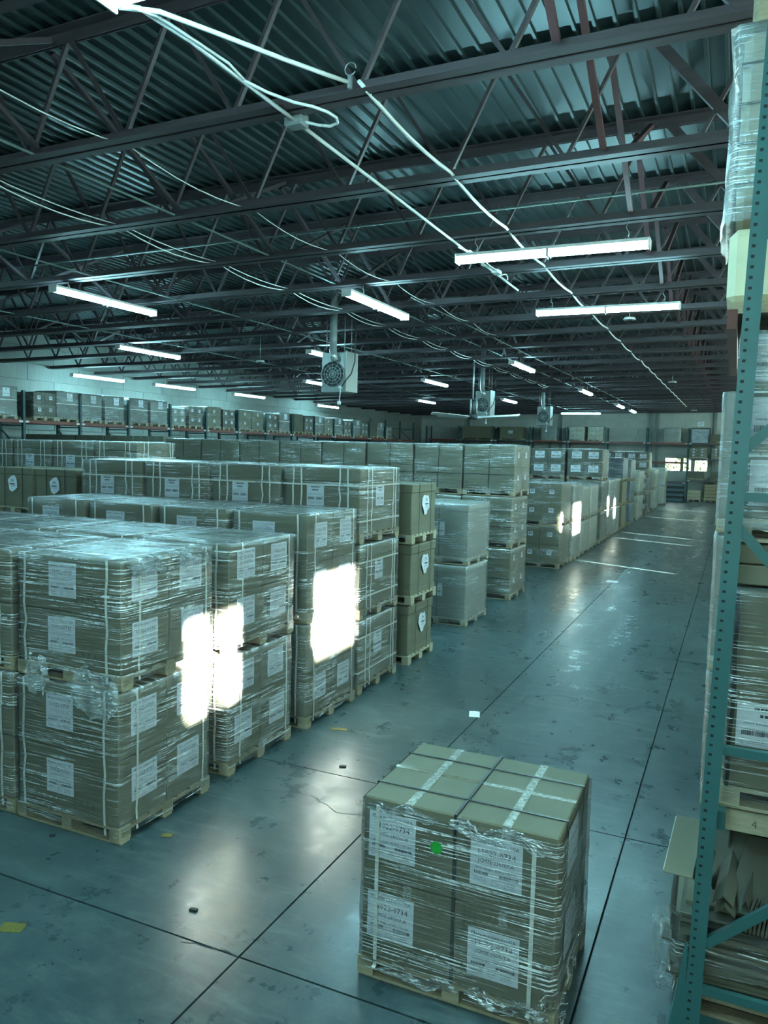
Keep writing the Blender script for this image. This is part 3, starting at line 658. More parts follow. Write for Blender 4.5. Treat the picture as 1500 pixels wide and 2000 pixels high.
def film_mesh(sx, sy, z0, z1, mat, amp=.008, off=.014, seed=1, top=True):
    rs = random.Random(seed); b = MB(mat); hx, hy, rc = sx / 2 + off, sy / 2 + off, .035; ring = []
    def edge(p, q, n):
        for k in range(n): t = k / n; ring.append((p[0] + (q[0] - p[0]) * t, p[1] + (q[1] - p[1]) * t))
    cs = [(-hx + rc, -hy), (hx - rc, -hy), (hx, -hy + rc), (hx, hy - rc), (hx - rc, hy), (-hx + rc, hy), (-hx, hy - rc), (-hx, -hy + rc)]
    for i in range(8): edge(cs[i], cs[(i + 1) % 8], 8 if i % 2 == 0 else 2)
    n = len(ring); nz = 12; zs = [z0 + (z1 - z0) * k / nz for k in range(nz + 1)]; phase = [rs.uniform(0, 6.28) for _ in range(6)]
    for k, z in enumerate(zs):
        for i, (x, y) in enumerate(ring):
            d = amp * (.5 + .5 * math.sin(3.1 * x + 9 * z + phase[0]) * math.sin(4.3 * y + 5 * z + phase[1])) + rs.uniform(0, amp * .6); l = math.hypot(x, y); s_ = 1 + d / l
            zz = z + (rs.uniform(-.015, .02) if k == 0 else 0); b.v.append((x * s_, y * s_, zz))
    for k in range(nz):
        for i in range(n): j = (i + 1) % n; b.face((k * n + i, k * n + j, (k + 1) * n + j, (k + 1) * n + i), 0, True)
    if top:
        last = nz * n
        for q, sc in enumerate((.96, .72, .45, .18)):
            st = len(b.v)
            for (x, y) in ring: b.v.append((x * sc, y * sc, z1 + .010 + (rs.uniform(0, .012) if q else 0)))
            for i in range(n): j = (i + 1) % n; b.face((last + i, last + j, st + j, st + i), 0, True)
            last = st
        b.face(tuple(last + i for i in range(n)), 0, True)
    return b.mesh('stretch_wrap')
def crumple(w_, h_, depth, seed, mat, nx=26, nz=22):
    """loose bunched film, a crumpled sheet in the XZ plane"""
    rs = random.Random(seed); b = MB(mat)
    for k in range(nz + 1):
        for i in range(nx + 1):
            u, v = i / nx - .5, k / nz - .5; taper = 1 - .35 * abs(v) * 2 * rs.uniform(.6, 1)
            b.v.append((u * w_ * taper + rs.uniform(-.006, .006), depth * math.sin(14 * u + 5 * v + seed) * .6 + rs.uniform(-depth, depth) * .35, v * h_ + .02 * math.sin(9 * u + seed) + rs.uniform(-.008, .008)))
    for k in range(nz):
        for i in range(nx): a = k * (nx + 1) + i; b.face((a, a + 1, a + nx + 2, a + nx + 1), 0, False)
    return b.mesh('loose_film')
def proto(sx, sy, h, nx=1, ny=2, nz=2, hp=.13, card='card', film='film', near=False, straps=(), lab=None, lab_at=('x', 'y'), lid=0, wood='wood', printed=False, base_film=.05, gap=.004, seed=1, over=.0, tape=True, lab_off=(0, .03), torn=None):
    """list of parts (name, mesh, location, rotation, sub-parts); the load faces the aisle with +X and the camera with -Y"""
    P = []; pm, subs = pallet_parts(sx + .02, sy + .02, hp, M[wood], near); P.append(('pallet', pm, (0, 0, 0), 0, subs))
    cx, cy, cz = sx / nx, sy / ny, (h - hp) / nz; cache = {}
    for iz in range(nz):
        for ix in range(nx):
            for iy in range(ny):
                fx, fy = ix == nx - 1, iy == 0; pr = []
                if printed and fy: pr.append(('y', 'icons'))
                if printed and fx: pr.append(('x', 'chars'))
                key = tuple(pr)
                if key not in cache: cache[key] = carton(cx - 2 * gap, cy - 2 * gap, cz - .004, M[card], lid, pr, tape)
                sub = []
                if lab and fx and 'x' in lab_at: sub.append(('shipping_label', LM[lab], (cx / 2 - gap, lab_off[0] + random.uniform(-.02, .02), cz * .5 + lab_off[1]), math.pi / 2))
                if lab and fy and 'y' in lab_at: sub.append(('shipping_label', LM[lab], ((-.07 if nx == 1 else 0) + random.uniform(-.015, .015), -cy / 2 + gap, cz * .5 + lab_off[1]), 0))
                if torn is not None: sub += [('torn_label', torn_label(torn + iz), (cx / 2 - .012, .05, cz * .58), math.pi / 2), ('torn_label', torn_label(torn + 5 + iz), (0, -cy / 2 + .012, cz * .58), 0)]
                P.append(('carton', cache[key], (-sx / 2 + cx * (ix + .5), -sy / 2 + cy * (iy + .5), hp + cz * iz), 0, sub))
    for (a, pos, wd, mt) in straps: P.append(('strap', strap_loop(a, pos, sx / 2, sy / 2, hp * .4 if a != 'z' else 0, h, wd, M[mt], wob=.012 if a != 'z' else 0), (0, 0, 0), 0, []))
    if film: P.append(('stretch_wrap', film_mesh(sx, sy, base_film, h, M[film], seed=seed), (0, 0, 0), 0, []))
    return P
def place(P, x, y, z, label, group=None, rz=0.0, cat='pallet load', name='pallet_load'):
    t = thing(name, label, cat, (x, y, z), rz, group)
    for (n, me, loc, r, subs) in P:
        o = link(n, me, t, loc, (0, 0, r))
        for (sn, sm, sl_, sr) in subs: link(sn, sm, o, sl_, (0, 0, sr))
    return t
WS = lambda *p: [('y', q, .02, 'strap_white') for q in p]
WX = lambda *p: [('x', q, .02, 'strap_white') for q in p]
A_st = WS(-.36, .47) + WX(-.46, .40)
PR = {}
PR['1L'] = proto(1.07, 1.11, 1.19, film='film_creased', lab='0735', near=True, straps=A_st, printed=True, seed=11)
PR['1U'] = proto(1.07, 1.11, 1.00, film='film_creased', lab='0735', near=True, straps=A_st, printed=True, seed=12, hp=.12)
PR['2L'] = proto(1.07, 1.13, 1.13, film='film_creased', lab='0734', near=True, straps=A_st, printed=True, seed=13)
PR['2U'] = proto(1.07, 1.13, 1.04, film='film_creased', lab='0734', near=True, straps=A_st, printed=True, seed=14, hp=.12)
PR['3L'] = proto(.97, 1.17, 1.15, lab='0736', near=True, straps=WS(-.42, .5) + WX(-.40, .36), printed=True, seed=15)
PR['3U'] = proto(.97, 1.17, 1.20, lab='0736', near=True, straps=WS(-.42, .5) + WX(-.40, .36), printed=True, seed=16)
st4 = WS(-.38, -.26, .40, .48) + WX(-.40, -.29, .27, .38) + [('z', .28, .02, 'strap_white'), ('z', .72, .02, 'strap_white')]
PR['4'] = proto(1.10, 1.19, .935, ny=1, nz=1, lab='plain', near=True, straps=st4, lid=.17, film='film', seed=17, lab_off=(0, .06))
PR['5'] = proto(1.0, .98, .857, ny=1, nz=1, film=None, near=True, straps=[('y', -.22, .014, 'strap_black'), ('y', .25, .014, 'strap_black'), ('x', -.2, .014, 'strap_black'), ('x', .25, .014, 'strap_black')], lid=.13, wood='wood_pale', torn=3)
PR['6'] = proto(1.1, 1.2, 1.07, ny=1, nz=1, film='film_heavy', near=True, lid=.13, lab='wide', lab_at=('y',), seed=18, straps=[('x', 0, .014, 'strap_black')], wood='wood_pale')
PR['7'] = proto(1.10, 1.25, 1.065, nx=2, ny=2, nz=2, lab='small', lab_at=('x',), seed=19, straps=[('x', .02, .012, 'strap_black'), ('z', .45, .012, 'strap_black')])
PR['7w'] = proto(1.12, 1.15, 1.025, ny=1, nz=1, lab='plain', seed=20, straps=WS(-.38, -.26, .40, .48) + WX(-.40, -.29, .27, .38) + [('z', .72, .02, 'strap_white')], lid=.17)
PR['8a'] = proto(1.06, 1.32, 1.13, nx=2, ny=2, nz=2, lab='small', lab_at=('y',), film='film', seed=21)
PR['8b'] = proto(1.06, 1.25, 1.10, nx=2, ny=2, nz=2, film='film_heavy', seed=22)
PR['8c'] = proto(1.06, 1.5, 1.03, nx=1, ny=2, nz=1, card='card_pale', film='film_heavy', seed=23)
PR['9'] = proto(1.2, 1.4, 1.07, nx=2, ny=2, nz=2, lab='wide', lab_at=('y',), card='card_dark', seed=24)
PR['12'] = proto(1.06, 1.35, 1.06, nx=1, ny=2, nz=2, film='film_heavy', seed=25)
PR['brown'] = proto(1.05, 1.5, .98, nx=1, ny=1, nz=1, film=None, card='card', seed=26)
PR['blue'] = proto(1.05, 1.4, .95, nx=2, ny=2, nz=1, card='card_blue', film='film', seed=27)
PR['pale'] = proto(1.06, 2.0, 1.15, nx=1, ny=2, nz=3, card='card_pale', film='film_heavy', seed=28)
PR['dark'] = proto(1.2, 1.1, 1.10, nx=2, ny=1, nz=1, card='card_dark', film=None, seed=29)
COLW = ['at the aisle end', 'second from the aisle', 'third from the aisle', 'fourth from the aisle', 'fifth from the aisle', 'sixth from the aisle', 'seventh from the aisle', 'eighth from the aisle', 'ninth from the aisle', 'tenth from the aisle', 'eleventh from the aisle', 'twelfth from the aisle']
def lev(i, n): return ['upper', 'lower'][1 - i] if n == 2 else (['bottom', 'middle', 'top'][i] if n == 3 else 'single')
def stack(kinds, x, y, row, col, desc, jit=.012, only=None):
    z = 0
    for i, k in enumerate(kinds):
        P = PR[k]; h = HEI[k]
        lab = '%s pallet of %s, %s, %s row from the camera' % (lev(i, len(kinds)), desc, COLW[col], row)
        place(P, x + random.uniform(-jit, jit), y + random.uniform(-jit, jit), z, lab, 'stacked pallet loads, %s row' % row, random.uniform(-.008, .008)); z += h
HEI = {'1L': 1.19, '1U': 1.0, '2L': 1.13, '2U': 1.04, '3L': 1.15, '3U': 1.20, '4': .935, '5': .857, '6': 1.07, '7': 1.065, '7w': 1.025, '8a': 1.13, '8b': 1.10, '8c': 1.03, '9': 1.07, '12': 1.06, 'brown': .98, 'blue': .95, 'pale': 1.15, 'dark': 1.10}
HEI = {k: v + .022 for k, v in HEI.items()}
# first row: labels ...0735
for c in range(3): stack(['1L', '1U'], -4.71 - 1.135 * c, 4.985, 'first', c, 'wrapped 11022-0735 cartons')
lf = crumple(.5, .34, .03, 5, M['film_heavy'])
for o in list(scn.objects):
    if o.get('label', '').startswith('upper pallet of wrapped 11022-0735 cartons, at the aisle end'): R1U = o
link('loose_film', lf, R1U, (.30, -.60, -.05), (0, .3, 0)); link('loose_film', crumple(.24, .3, .03, 6, M['film_heavy']), R1U, (-.30, -.60, .03), (0, 0, 0)); link('loose_film', crumple(.46, .12, .05, 7, M['film_heavy']), R1U, (.57, -.30, .95), (0, 0, 1.57))
link('loose_film', crumple(.5, .14, .05, 8, M['film_heavy']), R1U, (.57, .28, .97), (0, 0, 1.57))
for c in range(4): stack(['2L', '2U'], -4.73 - 1.13 * c, 6.39, 'second', c, 'wrapped 11022-0734 cartons')
for c in range(4): stack(['3L', '3U'], -4.66 - 1.07 * c, 7.82, 'third', c, 'wrapped 11022-0736 cartons')
for c in range(4): stack(['4', '4', '4'], -4.745 - 1.15 * c, 9.16, 'fourth', c, 'white-strapped lidded cartons')
for c in (0, 1, 4, 5, 6, 7): stack(['5', '5', '5'], -4.65 - 1.06 * c, 10.62, 'fifth', c, 'torn-labelled bare cartons')
for c in range(2): stack(['6', '6'], -4.76 - 1.18 * c, 13.5, 'sixth', c, 'hazily wrapped lidded cartons')
for c in range(6): stack(['7w'] * 3, -11.3 - 1.16 * c, 12.48, 'sixth', c + 5, 'white strapped lidded cartons')
for c in range(8): stack(['7'] * 3, -4.73 - 1.14 * c, 16.32, 'seventh', c, 'wrapped small cartons')
for c in range(2): stack(['8a', '8a'], -4.75 - 1.12 * c, 21.4, 'eighth', c, 'wrapped brown cartons')
stack(['8b', '8b'], -4.73, 22.95, 'ninth', 0, 'hazily wrapped cartons'); stack(['8c', '8c'], -4.75, 24.5, 'tenth', 0, 'pale veiled cartons')
stack(['8c', '8c'], -4.75, 26.15, 'eleventh', 0, 'pale veiled cartons')
for c in range(3): stack(['9'] * 3, -4.8 - 1.3 * c, 28.12, 'twelfth', c, 'dark wrapped cartons')
stack(['12', '12'], -4.75, 30.0, 'thirteenth', 0, 'bright wrapped cartons'); stack(['12', '12'], -4.78, 31.75, 'fourteenth', 0, 'bright wrapped cartons')
stack(['brown', 'brown', 'blue'], -4.74, 33.7, 'fifteenth', 0, 'brown and blue-grey cartons'); stack(['blue', 'blue', 'blue'], -4.74, 36.2, 'sixteenth', 0, 'blue-grey cartons')
stack(['pale', 'pale'], -4.70, 39.6, 'seventeenth', 0, 'pale wrapped cartons')
for c in range(2): stack(['9'] * 3, -4.8 - 1.25 * c, 43.6, 'eighteenth', c, 'tan wrapped cartons')
stack(['pale', 'pale'], -4.70, 47.4, 'nineteenth', 0, 'pale wrapped cartons'); stack(['pale', 'pale'], -4.55, 51.8, 'twentieth', 0, 'pale wrapped cartons')
for c in range(5): stack(['dark'] * 3, -17.7 - 1.25 * c + .6, 20.0, 'eighth', 7 + c, 'plain dark cartons')

# ------------------------------------------------------------------ front pallet in the aisle
t = thing('pallet_load', 'nearest pallet of four wrapped 11022-0734 cartons with a green dot, alone in the aisle', 'pallet load', (-1.30, 4.39, 0), 0.0)
pm, subs = pallet_parts(1.16, .94, .125, M['wood'], True)
o = link('pallet', pm, t)
for (sn, sm, sl_, sr) in subs: link(sn, sm, o, sl_, (0, 0, sr))
cz = .487
for ix in (0, 1):
    for iz in (0, 1):
        b = MB(M['card'], M['tape'], M['seam'], M['print'], M['tape_shiny']); hx, hy = .281, .455
        b.cbox(-hx, hx, -hy, hy, 0, cz - .003, .008)
        b.box(-.0025, .0025, -hy + .01, hy - .01, cz - .01, cz - .0022, 2)
        b.box(-.024, .024, -hy - .0015, hy + .0015, cz - .075, cz - .0012, 4)
        b.box(-hx - .0015, hx + .0015, -.004, .036, cz - .06, cz - .0014, 4 if ix else 1)
        chars(b, 'y', -hx + .05, cz - .05, -hy - .0012, 3, 4, 3, .024)
        if iz == 0:
            v, f = text_geo('11022-0734A', .032); b.add_mesh(v, f, 3, lambda p: (p[0] - .05, -hy - .0014, p[2] + cz - .06))
            b.box(-hx + .17, hx - .1, -hy - .0006, -hy + .01, cz - .14, cz - .005, 1)
        c = part('carton', b, t, (-.2825 + .565 * ix, 0, .125 + cz * iz))
        link('shipping_label', LM['0734'], c, (-.10 + .05 * ix, -hy - .001, .27 if ix == 0 else (.26 if iz else .225)), (0, .0 if ix else .01, 0))
        link('shipping_label', LM['0734'], c, (hx + .001, -.05, .27), (0, 0, math.pi / 2))
b = MB(M['green']); b.tube([(-.10, -.492, .905), (-.10, -.4945, .905)], .036, 20); part('sticker', b, t, label='green round sticker')
sxh, syh = .565, .457
for a, q, wd, mt in (('y', -.25, .014, 'strap_black'), ('y', .24, .014, 'strap_black'), ('x', -.003, .016, 'strap_black')): link('strap', strap_loop(a, q, sxh, syh, .08, 1.10, wd, M[mt], wob=.004), t)
for q in (-.47, .44):
    b = MB(M['strap_white']); b.box(q - .011, q + .011, -.470, -.466, .09, 1.06 if q < 0 else 1.03); b.box(q - .011, q + .011, -.49, -.466, .088, .092); part('strap', b, t)
link('stretch_wrap', film_mesh(1.13, .914, .06, 1.075, M['film_creased'], seed=31, top=False, amp=.010), t)
for i, (x, y, z, w_, h_, r) in enumerate(((.56, -.45, .13, .22, .24, .8), (.58, .0, .14, .5, .16, 1.57), (-.2, -.48, .09, .5, .07, 0), (.3, -.48, .10, .45, .08, 0), (.25, -.475, 1.04, .6, .08, 0), (-.3, -.475, 1.06, .4, .05, 0), (.58, .2, .35, .4, .3, 1.57))):
    link('loose_film', crumple(w_, h_, .016, 40 + i, M['film']), t, (x, y, z), (0, 0, r))

# ------------------------------------------------------------------ pallet racks
def upright(parent, x, y, ztop, mat, dx, dy):
    b = MB(mat); b.box(x - dx / 2, x + dx / 2, y - dy / 2, y + dy / 2, 0.01, ztop); b.box(x - dx, x + dx, y - dy, y + dy, 0, .012); part('upright', b, parent)
t = thing('pallet_rack', 'long green and red pallet rack standing along the left wall', 'pallet rack', (0, 0, 0))
LY = [15.6, 18.05, 20.42, 22.8, 25.15, 27.5, 29.85, 32.2, 34.6, 36.95, 39.2, 41.55, 43.9, 46.3, 48.7, 51.1]
for i, y in enumerate(LY):
    for x in (-21.0, -22.05): upright(t, x, y, 4.72 if i < 12 else 5.0, M['rack_dark'], .09, .09)
    b = MB(M['rack_dark'])
    for z in (.4, 1.5, 2.6, 3.6, 4.5): b.bar((-21.0, y, z), (-22.05, y, z), .04)
    for z in (.4, 1.5, 2.6, 3.6): b.bar((-21.0, y, z + (.0 if z != 3.6 else 0)), (-22.05, y, z + .9), .04)
    part('frame_bracing', b, t)
for i in range(len(LY) - 1):
    for z in (2.1, 3.78):
        for x in (-21.0, -22.05):
            b = MB(M['beam_red']); b.box(x - .03, x + .03, LY[i] + .05, LY[i + 1] - .05, z - .11, z); bm = part('beam', b, t)
            if x == -21.0 and z > 3:
                for y in (LY[i] + .12, LY[i + 1] - .12):
                    b = MB(M['white_paint']); b.box(x + .03, x + .036, y - .07, y + .07, z - .085, z - .03); part('location_tag', b, bm)
def rack_load(kind, x, y, z, lab, group): place(PR[kind], x, y, z, lab, group, random.uniform(-.02, .02))
PR['rk1'] = proto(1.0, .96, 1.02, nx=1, ny=1, nz=1, lab='plain', lab_at=('x',), seed=51, lab_off=(.1, .26), film='film_heavy', card='card_dark', straps=[('z', .6, .02, 'strap_white')]); PR['rk2'] = proto(.98, .92, .92, nx=1, ny=2, nz=2, lab='small', lab_at=('x',), card='card_dark', seed=52)
PR['rk3'] = proto(1.0, .98, .98, nx=1, ny=1, nz=2, lab='small', lab_at=('x',), card='card', seed=53); PR['rk4'] = proto(1.0, 1.0, 1.04, nx=1, ny=1, nz=1, card='card_dark', film=None, seed=54)
PR['rk5'] = proto(.98, .85, .78, nx=1, ny=2, nz=2, lab='small', lab_at=('x',), film='film_heavy', seed=55)
RL = [(16.2, 'rk1'), (17.35, 'rk1'), (18.95, 'rk2'), (19.9, 'rk1'), (20.98, 'rk1'), (22.1, 'rk1'), (23.4, 'rk1'), (24.52, 'rk1'), (25.75, 'rk5'), (26.85, 'rk2'), (28.1, 'rk3'), (29.2, 'rk2'), (30.45, 'rk3'), (31.5, 'rk3'),
      (32.85, 'rk2'), (33.95, 'rk1'), (35.3, 'rk4'), (36.4, 'rk2'), (37.55, 'rk1'), (38.6, 'rk3'), (39.85, 'rk1'), (40.95, 'rk2'), (42.2, 'rk1'), (43.3, 'rk2'), (44.55, 'rk4'), (45.6, 'rk1'), (47.0, 'rk5')]
for i, (y, k) in enumerate(RL): rack_load(k, -21.52, y, 3.785, 'wrapped pallet on the left wall rack, %s from the left end' % (ORD[i] if i < len(ORD) else 'last one, farthest'), 'pallet loads on the left wall rack')
# back wall rack
t = thing('pallet_rack', 'green and red pallet rack standing along the back wall', 'pallet rack', (0, 0, 0))
BX = [-22.3, -19.6, -16.85, -14.1, -11.35, -8.6, -5.82, -3.1, -.35, 2.4]
for x in BX:
    for y in (57.0, 58.05): upright(t, x, y, 5.0, M['rack_dark'], .1, .09)
    b = MB(M['rack_dark'])
    for z in (.4, 1.9, 3.4, 4.8): b.bar((x, 57.0, z), (x, 58.05, z), .04)
    part('frame_bracing', b, t)
for i in range(len(BX) - 1):
    for z in ([4.0] + ([2.68] if i in (5, 6) else []) + ([1.48, 2.93] if i in (7, 8) else []) + ([1.3] if i == 6 else [])):
        for y in (57.0, 58.05):
            mt = M['beam_red'] if z > 2.6 and i in (0, 3, 4, 5, 6) else M['steel']
            b = MB(mt); b.box(BX[i] + .05, BX[i + 1] - .05, y - .03, y + .03, z - .12, z); bm = part('beam', b, t)
            if y == 57.0:
                for x in (BX[i] + .14, BX[i + 1] - .14):
                    b = MB(M['white_paint']); b.box(x - .1, x + .1, y - .037, y - .031, z - .09, z - .03); part('location_tag', b, bm)
PR['bk1'] = proto(1.1, 1.0, 1.05, nx=2, ny=1, nz=3, card='card_pale', seed=61, hp=.12); PR['bk2'] = proto(2.3, 1.0, 1.0, nx=1, ny=1, nz=1, card='card', film=None, seed=62)
PR['bk3'] = proto(1.1, 1.0, .72, nx=2, ny=1, nz=3, lab='small', lab_at=('y',), seed=63); PR['bk4'] = proto(1.1, .9, .6, nx=1, ny=1, nz=2, card='card_dark', film=None, seed=64)
PR['bk5'] = proto(1.7, 1.0, 1.0, nx=1, ny=1, nz=1, lab='wide', lab_at=('y',), film=None, seed=65); PR['bk6'] = proto(1.1, 1.0, 1.0, nx=1, ny=1, nz=2, film='film_heavy', seed=66)
for k, x, z, lab in (('bk2', -18.2, 4.0, 'plain brown crate on the back wall rack, left of the fan'), ('bk5', -15.5, 4.0, 'brown carton with a white label on the back wall rack, below the fan'),
                     ('bk6', -12.7, 4.0, 'film wrapped pallet on the back wall rack, left of the farthest heater'), ('bk1', -10.65, 4.0, 'cream wrapped pallet on the back wall rack, left of the pair'), ('bk1', -9.32, 4.0, 'cream wrapped pallet on the back wall rack, right of the pair'),
                     ('bk3', -10.65, 2.75, 'wrapped pallet under the left cream pallet, behind the stacks'), ('bk3', -9.32, 2.75, 'wrapped pallet under the right cream pallet, behind the stacks'),
                     ('bk6', -4.15, 4.0, 'tall wrapped brown pallet on the back wall rack, above the windows'), ('bk4', -1.2, 4.0, 'flat brown box on the back wall rack, at its right end'),
                     ('bk3', -2.46, 2.93, 'wrapped pallet of small cartons above the right-hand window'), ('bk3', -1.05, 2.93, 'wrapped pallet of small cartons at the far right on the middle shelf'),
                     ('bk4', -2.55, 1.48, 'dark box in front of the right-hand window'), ('bk4', -1.05, 1.48, 'low brown crate right of the windows')):
    place(PR[k], x, 57.5, z, lab, 'pallet loads on the back wall rack')
b = MB(M['wood']); 
for x0, z0, n_, mt, lab in ((-3.0, 0, 3, 'wood_pale', 'pile of pale crates on the floor under the back wall rack'), (-1.95, 0, 5, 'wood', 'taller pile of wooden crates on the floor under the back wall rack')):
    t = thing('crate_pile', lab, 'crates', (x0 + .45, 57.4, 0))
    for k in range(n_):
        b = MB(M[mt]); z = .12 + .22 * k; b.cbox(-.42, .42, -.4, .4, z, z + .2, .01)
        part('crate', b, t)
    b = MB(M[mt]); 
    for x in (-.38, 0, .38): b.box(x - .05, x + .05, -.4, .4, 0, .12)
    part('pallet', b, t)
t = thing('sheet_stack', 'dark stack of flat boards under the windows at the back', 'boards', (-3.95, 57.4, 0))
for k in range(7): b = MB(M['dark'] if k % 2 else M['card_blue']); b.box(-.75 + .02 * (k % 3), .72, -.45, .45, .17 * k, .17 * k + .155); part('board', b, t)
t = thing('tarpaulin_load', 'load under a grey tarpaulin on the back wall rack below the white sign', 'covered load', (-2.32, 57.45, 4.0))
b = MB(M['tarp']); b.cbox(-.62, .5, -.4, .4, 0, .95, .05); part('tarpaulin', b, t)
b = MB(M['dark']); b.bar((-.66, -.42, 1.0), (.56, -.42, 1.0), .07); b.bar((.56, -.42, 0), (.56, -.42, 1.03), .07); part('frame', b, t)
t = thing('wall_sign', 'small white sign with the number 20 hung above the back wall rack', 'sign', (-2.36, 56.9, 5.28))
b = MB(M['paper'], M['ink']); b.box(-.2, .2, 0, .012, -.16, .16); v, f = text_geo('20', .25); b.add_mesh(v, f, 1, lambda p: (p[0] * 1.1, -.003, p[2] + .03)); b.poly([(-.12, -.003, -.125), (.12, -.003, -.125), (.12, -.003, -.112), (-.12, -.003, -.112)], 1); part('panel', b, t)
b = MB(M['galv']); b.tube([(-.1, .006, .16), (-.1, .006, .75)], .006, 5); b.tube([(.1, .006, .16), (.1, .006, .75)], .006, 5); part('hanging_wire', b, t)
# right-hand rack beside the camera
t = thing('pallet_rack', 'green perforated pallet rack in the right foreground', 'pallet rack', (-.062, 4.3, 0))
TILT = math.radians(1.35)
def perforated(dx):
    """upright post: C-section, the face towards the camera punched with square holes"""
    b = MB(M['rack'], M['dark']); W, D, H, p = .082, .07, 6.0, .0508; h0, h1 = .015, .031
    n = int(H / p)
    for k in range(n):
        z = k * p; hz = .0075; zc = z + p / 2
        def q(x0, x1, z0, z1): b.poly([(x0, 0, z0), (x1, 0, z0), (x1, 0, z1), (x0, 0, z1)])
        q(0, h0, z, z + p); q(h0, h1, z, zc - hz); q(h0, h1, zc + hz, z + p)
        for (pa, pb) in (((h0, zc - hz), (h1, zc - hz)), ((h1, zc - hz), (h1, zc + hz)), ((h1, zc + hz), (h0, zc + hz)), ((h0, zc + hz), (h0, zc - hz))):
            b.poly([(pa[0], 0, pa[1]), (pa[0], .003, pa[1]), (pb[0], .003, pb[1]), (pb[0], 0, pb[1])])
    b.poly([(h1, 0, 0), (W, 0, 0), (W, 0, n * p), (h1, 0, n * p)])
    b.box(h0 - .004, h1 + .004, .004, .006, 0, n * p, 1); b.box(0, .003, .003, D, 0, n * p); b.box(0, W, D - .003, D, 0, n * p); b.box(W - .003, W, .003, D, 0, n * p)  # dark strip behind the holes paints in the post's inner shade
    return b
o = part('upright', perforated(0), t, (-.062, 0, .0), (0, TILT, 0)); o.location = (-.062 + .02, 0, .0)
b = MB(M['rack']); b.poly([(-.075, 0, 0), (.0, 0, 0), (.0, 0, .5), (-.012, 0, .5)]); b.poly([(-.075, 0, 0), (-.012, 0, .5), (-.012, .08, .5), (-.075, .08, 0)]); b.box(-.09, .14, -.02, .16, 0, .012); part('post_guard', b, t, (-.036, -.002, 0))
o = part('upright', perforated(0), t, (1.06, 0, 0))
for (z0, z1) in ((.24, .24), (1.575, 1.575), (2.90, 2.90), (4.2, 4.2), (.50, 1.42), (2.74, 1.66), (3.14, 4.1)):
    b = MB(M['rack']); b.bar((.075 + TILT * (z0 - 2) * .8, .035, z0), (1.06, .035, z1), .035, .045 if z0 == z1 else .05); part('brace', b, t)
for z in (1.22, 3.85):
    for x in (.085 if z < 3 else -.0, 1.05):
        for (ya, yb) in ((.08, 2.6),):
            b = MB(M['beam_red'] if z > 3 else M['rack']); b.box(x - .025, x + .025, ya, yb, z - .1, z); part('beam', b, t)
for x in (.09, 1.05):
    b = MB(M['rack']); b.box(x - .04, x + .04, 2.6, 2.67, 0, 5.6); part('upright', b, t)
    b = MB(M['rack']); b.box(x - .04, x + .04, 5.2, 5.27, 0, 4.0); part('upright', b, t)
# loads in its bays
PR['s1'] = proto(.90, .80, 1.18, nx=2, ny=1, nz=1, hp=.12, lab='wide', lab_at=('y',), near=True, wood='wood_pale', seed=71, lab_off=(0, -.18), straps=[('x', -.43, .02, 'strap_black')])
PR['s2'] = proto(.88, .80, 1.08, nx=2, ny=2, nz=3, hp=.12, lab='wide', lab_at=('y',), near=True, wood='wood_pale', seed=72, film='film_heavy')
PR['s3'] = proto(1.1, 1.3, 1.2, nx=2, ny=2, nz=2, hp=.12, wood='wood_pale', seed=73, film='film_heavy')
place(PR['s1'], .47, 4.85, 1.222, 'wrapped carton on the first shelf of the green rack, behind the braces', 'loads on the right rack')
PR['tray'] = []
t = thing('tray_stack', 'two layers of small brown trays on the wrapped carton in the green rack', 'trays', (.42, 4.85, 2.43))
for k in range(2):
    for i in range(3):
        for j in range(2):
            b = MB(M['card']); b.cbox(-.14, .14, -.18, .18, 0, .105, .006); b.box(-.12, .12, -.16, .16, .1, .107, 0); part('tray', b, t, (-.29 + .29 * i, -.19 + .38 * j, .112 * k))
place(PR['s2'], .44, 4.85, 2.66, 'wrapped pallet of small cartons above the trays in the green rack', 'loads on the right rack')
place(PR['s3'], .42, 7.95, .0, 'bottom wrapped pallet past the green post, jutting into the aisle', 'loads on the right rack'); place(PR['s3'], .42, 7.95, 1.225, 'middle wrapped pallet past the green post, jutting into the aisle', 'loads on the right rack')
place(PR['s3'], .425, 7.95, 2.45, 'top wrapped pallet past the green post, jutting into the aisle', 'loads on the right rack')
t = thing('wrapped_bundle', 'tall bundle wound in shiny film high on the right rack beside the green post', 'wrapped bundle', (.42, 4.98, 3.97))
b = MB(M['card_pale']); b.cbox(-.5, .5, -.42, .42, .42, 1.32, .04); part('bundle', b, t); link('stretch_wrap', film_mesh(1.04, .88, .34, 1.33, M['film_heavy'], amp=.03, seed=81), t)
for k in range(4): b = MB(M['strap_black']); z = .55 + .2 * k; b.box(-.508, .508, -.428, -.424, z, z + .012); b.box(-.508, -.504, -.42, .42, z, z + .012); part('strap', b, t)
b = MB(M['wood']); b.cbox(-.47, .5, -.36, .36, 1.36, 1.56, .03); part('cap_board', b, t, label='pale brown slab on top')
b = MB(M['foam']); b.cbox(-.52, .52, -.42, .1, -.06, .33, .04); part('base_block', b, t, label='cream foam block underneath'); b = MB(M['wood']); b.box(-.5, .5, -.46, .46, -.12, -.06); part('base_board', b, t)
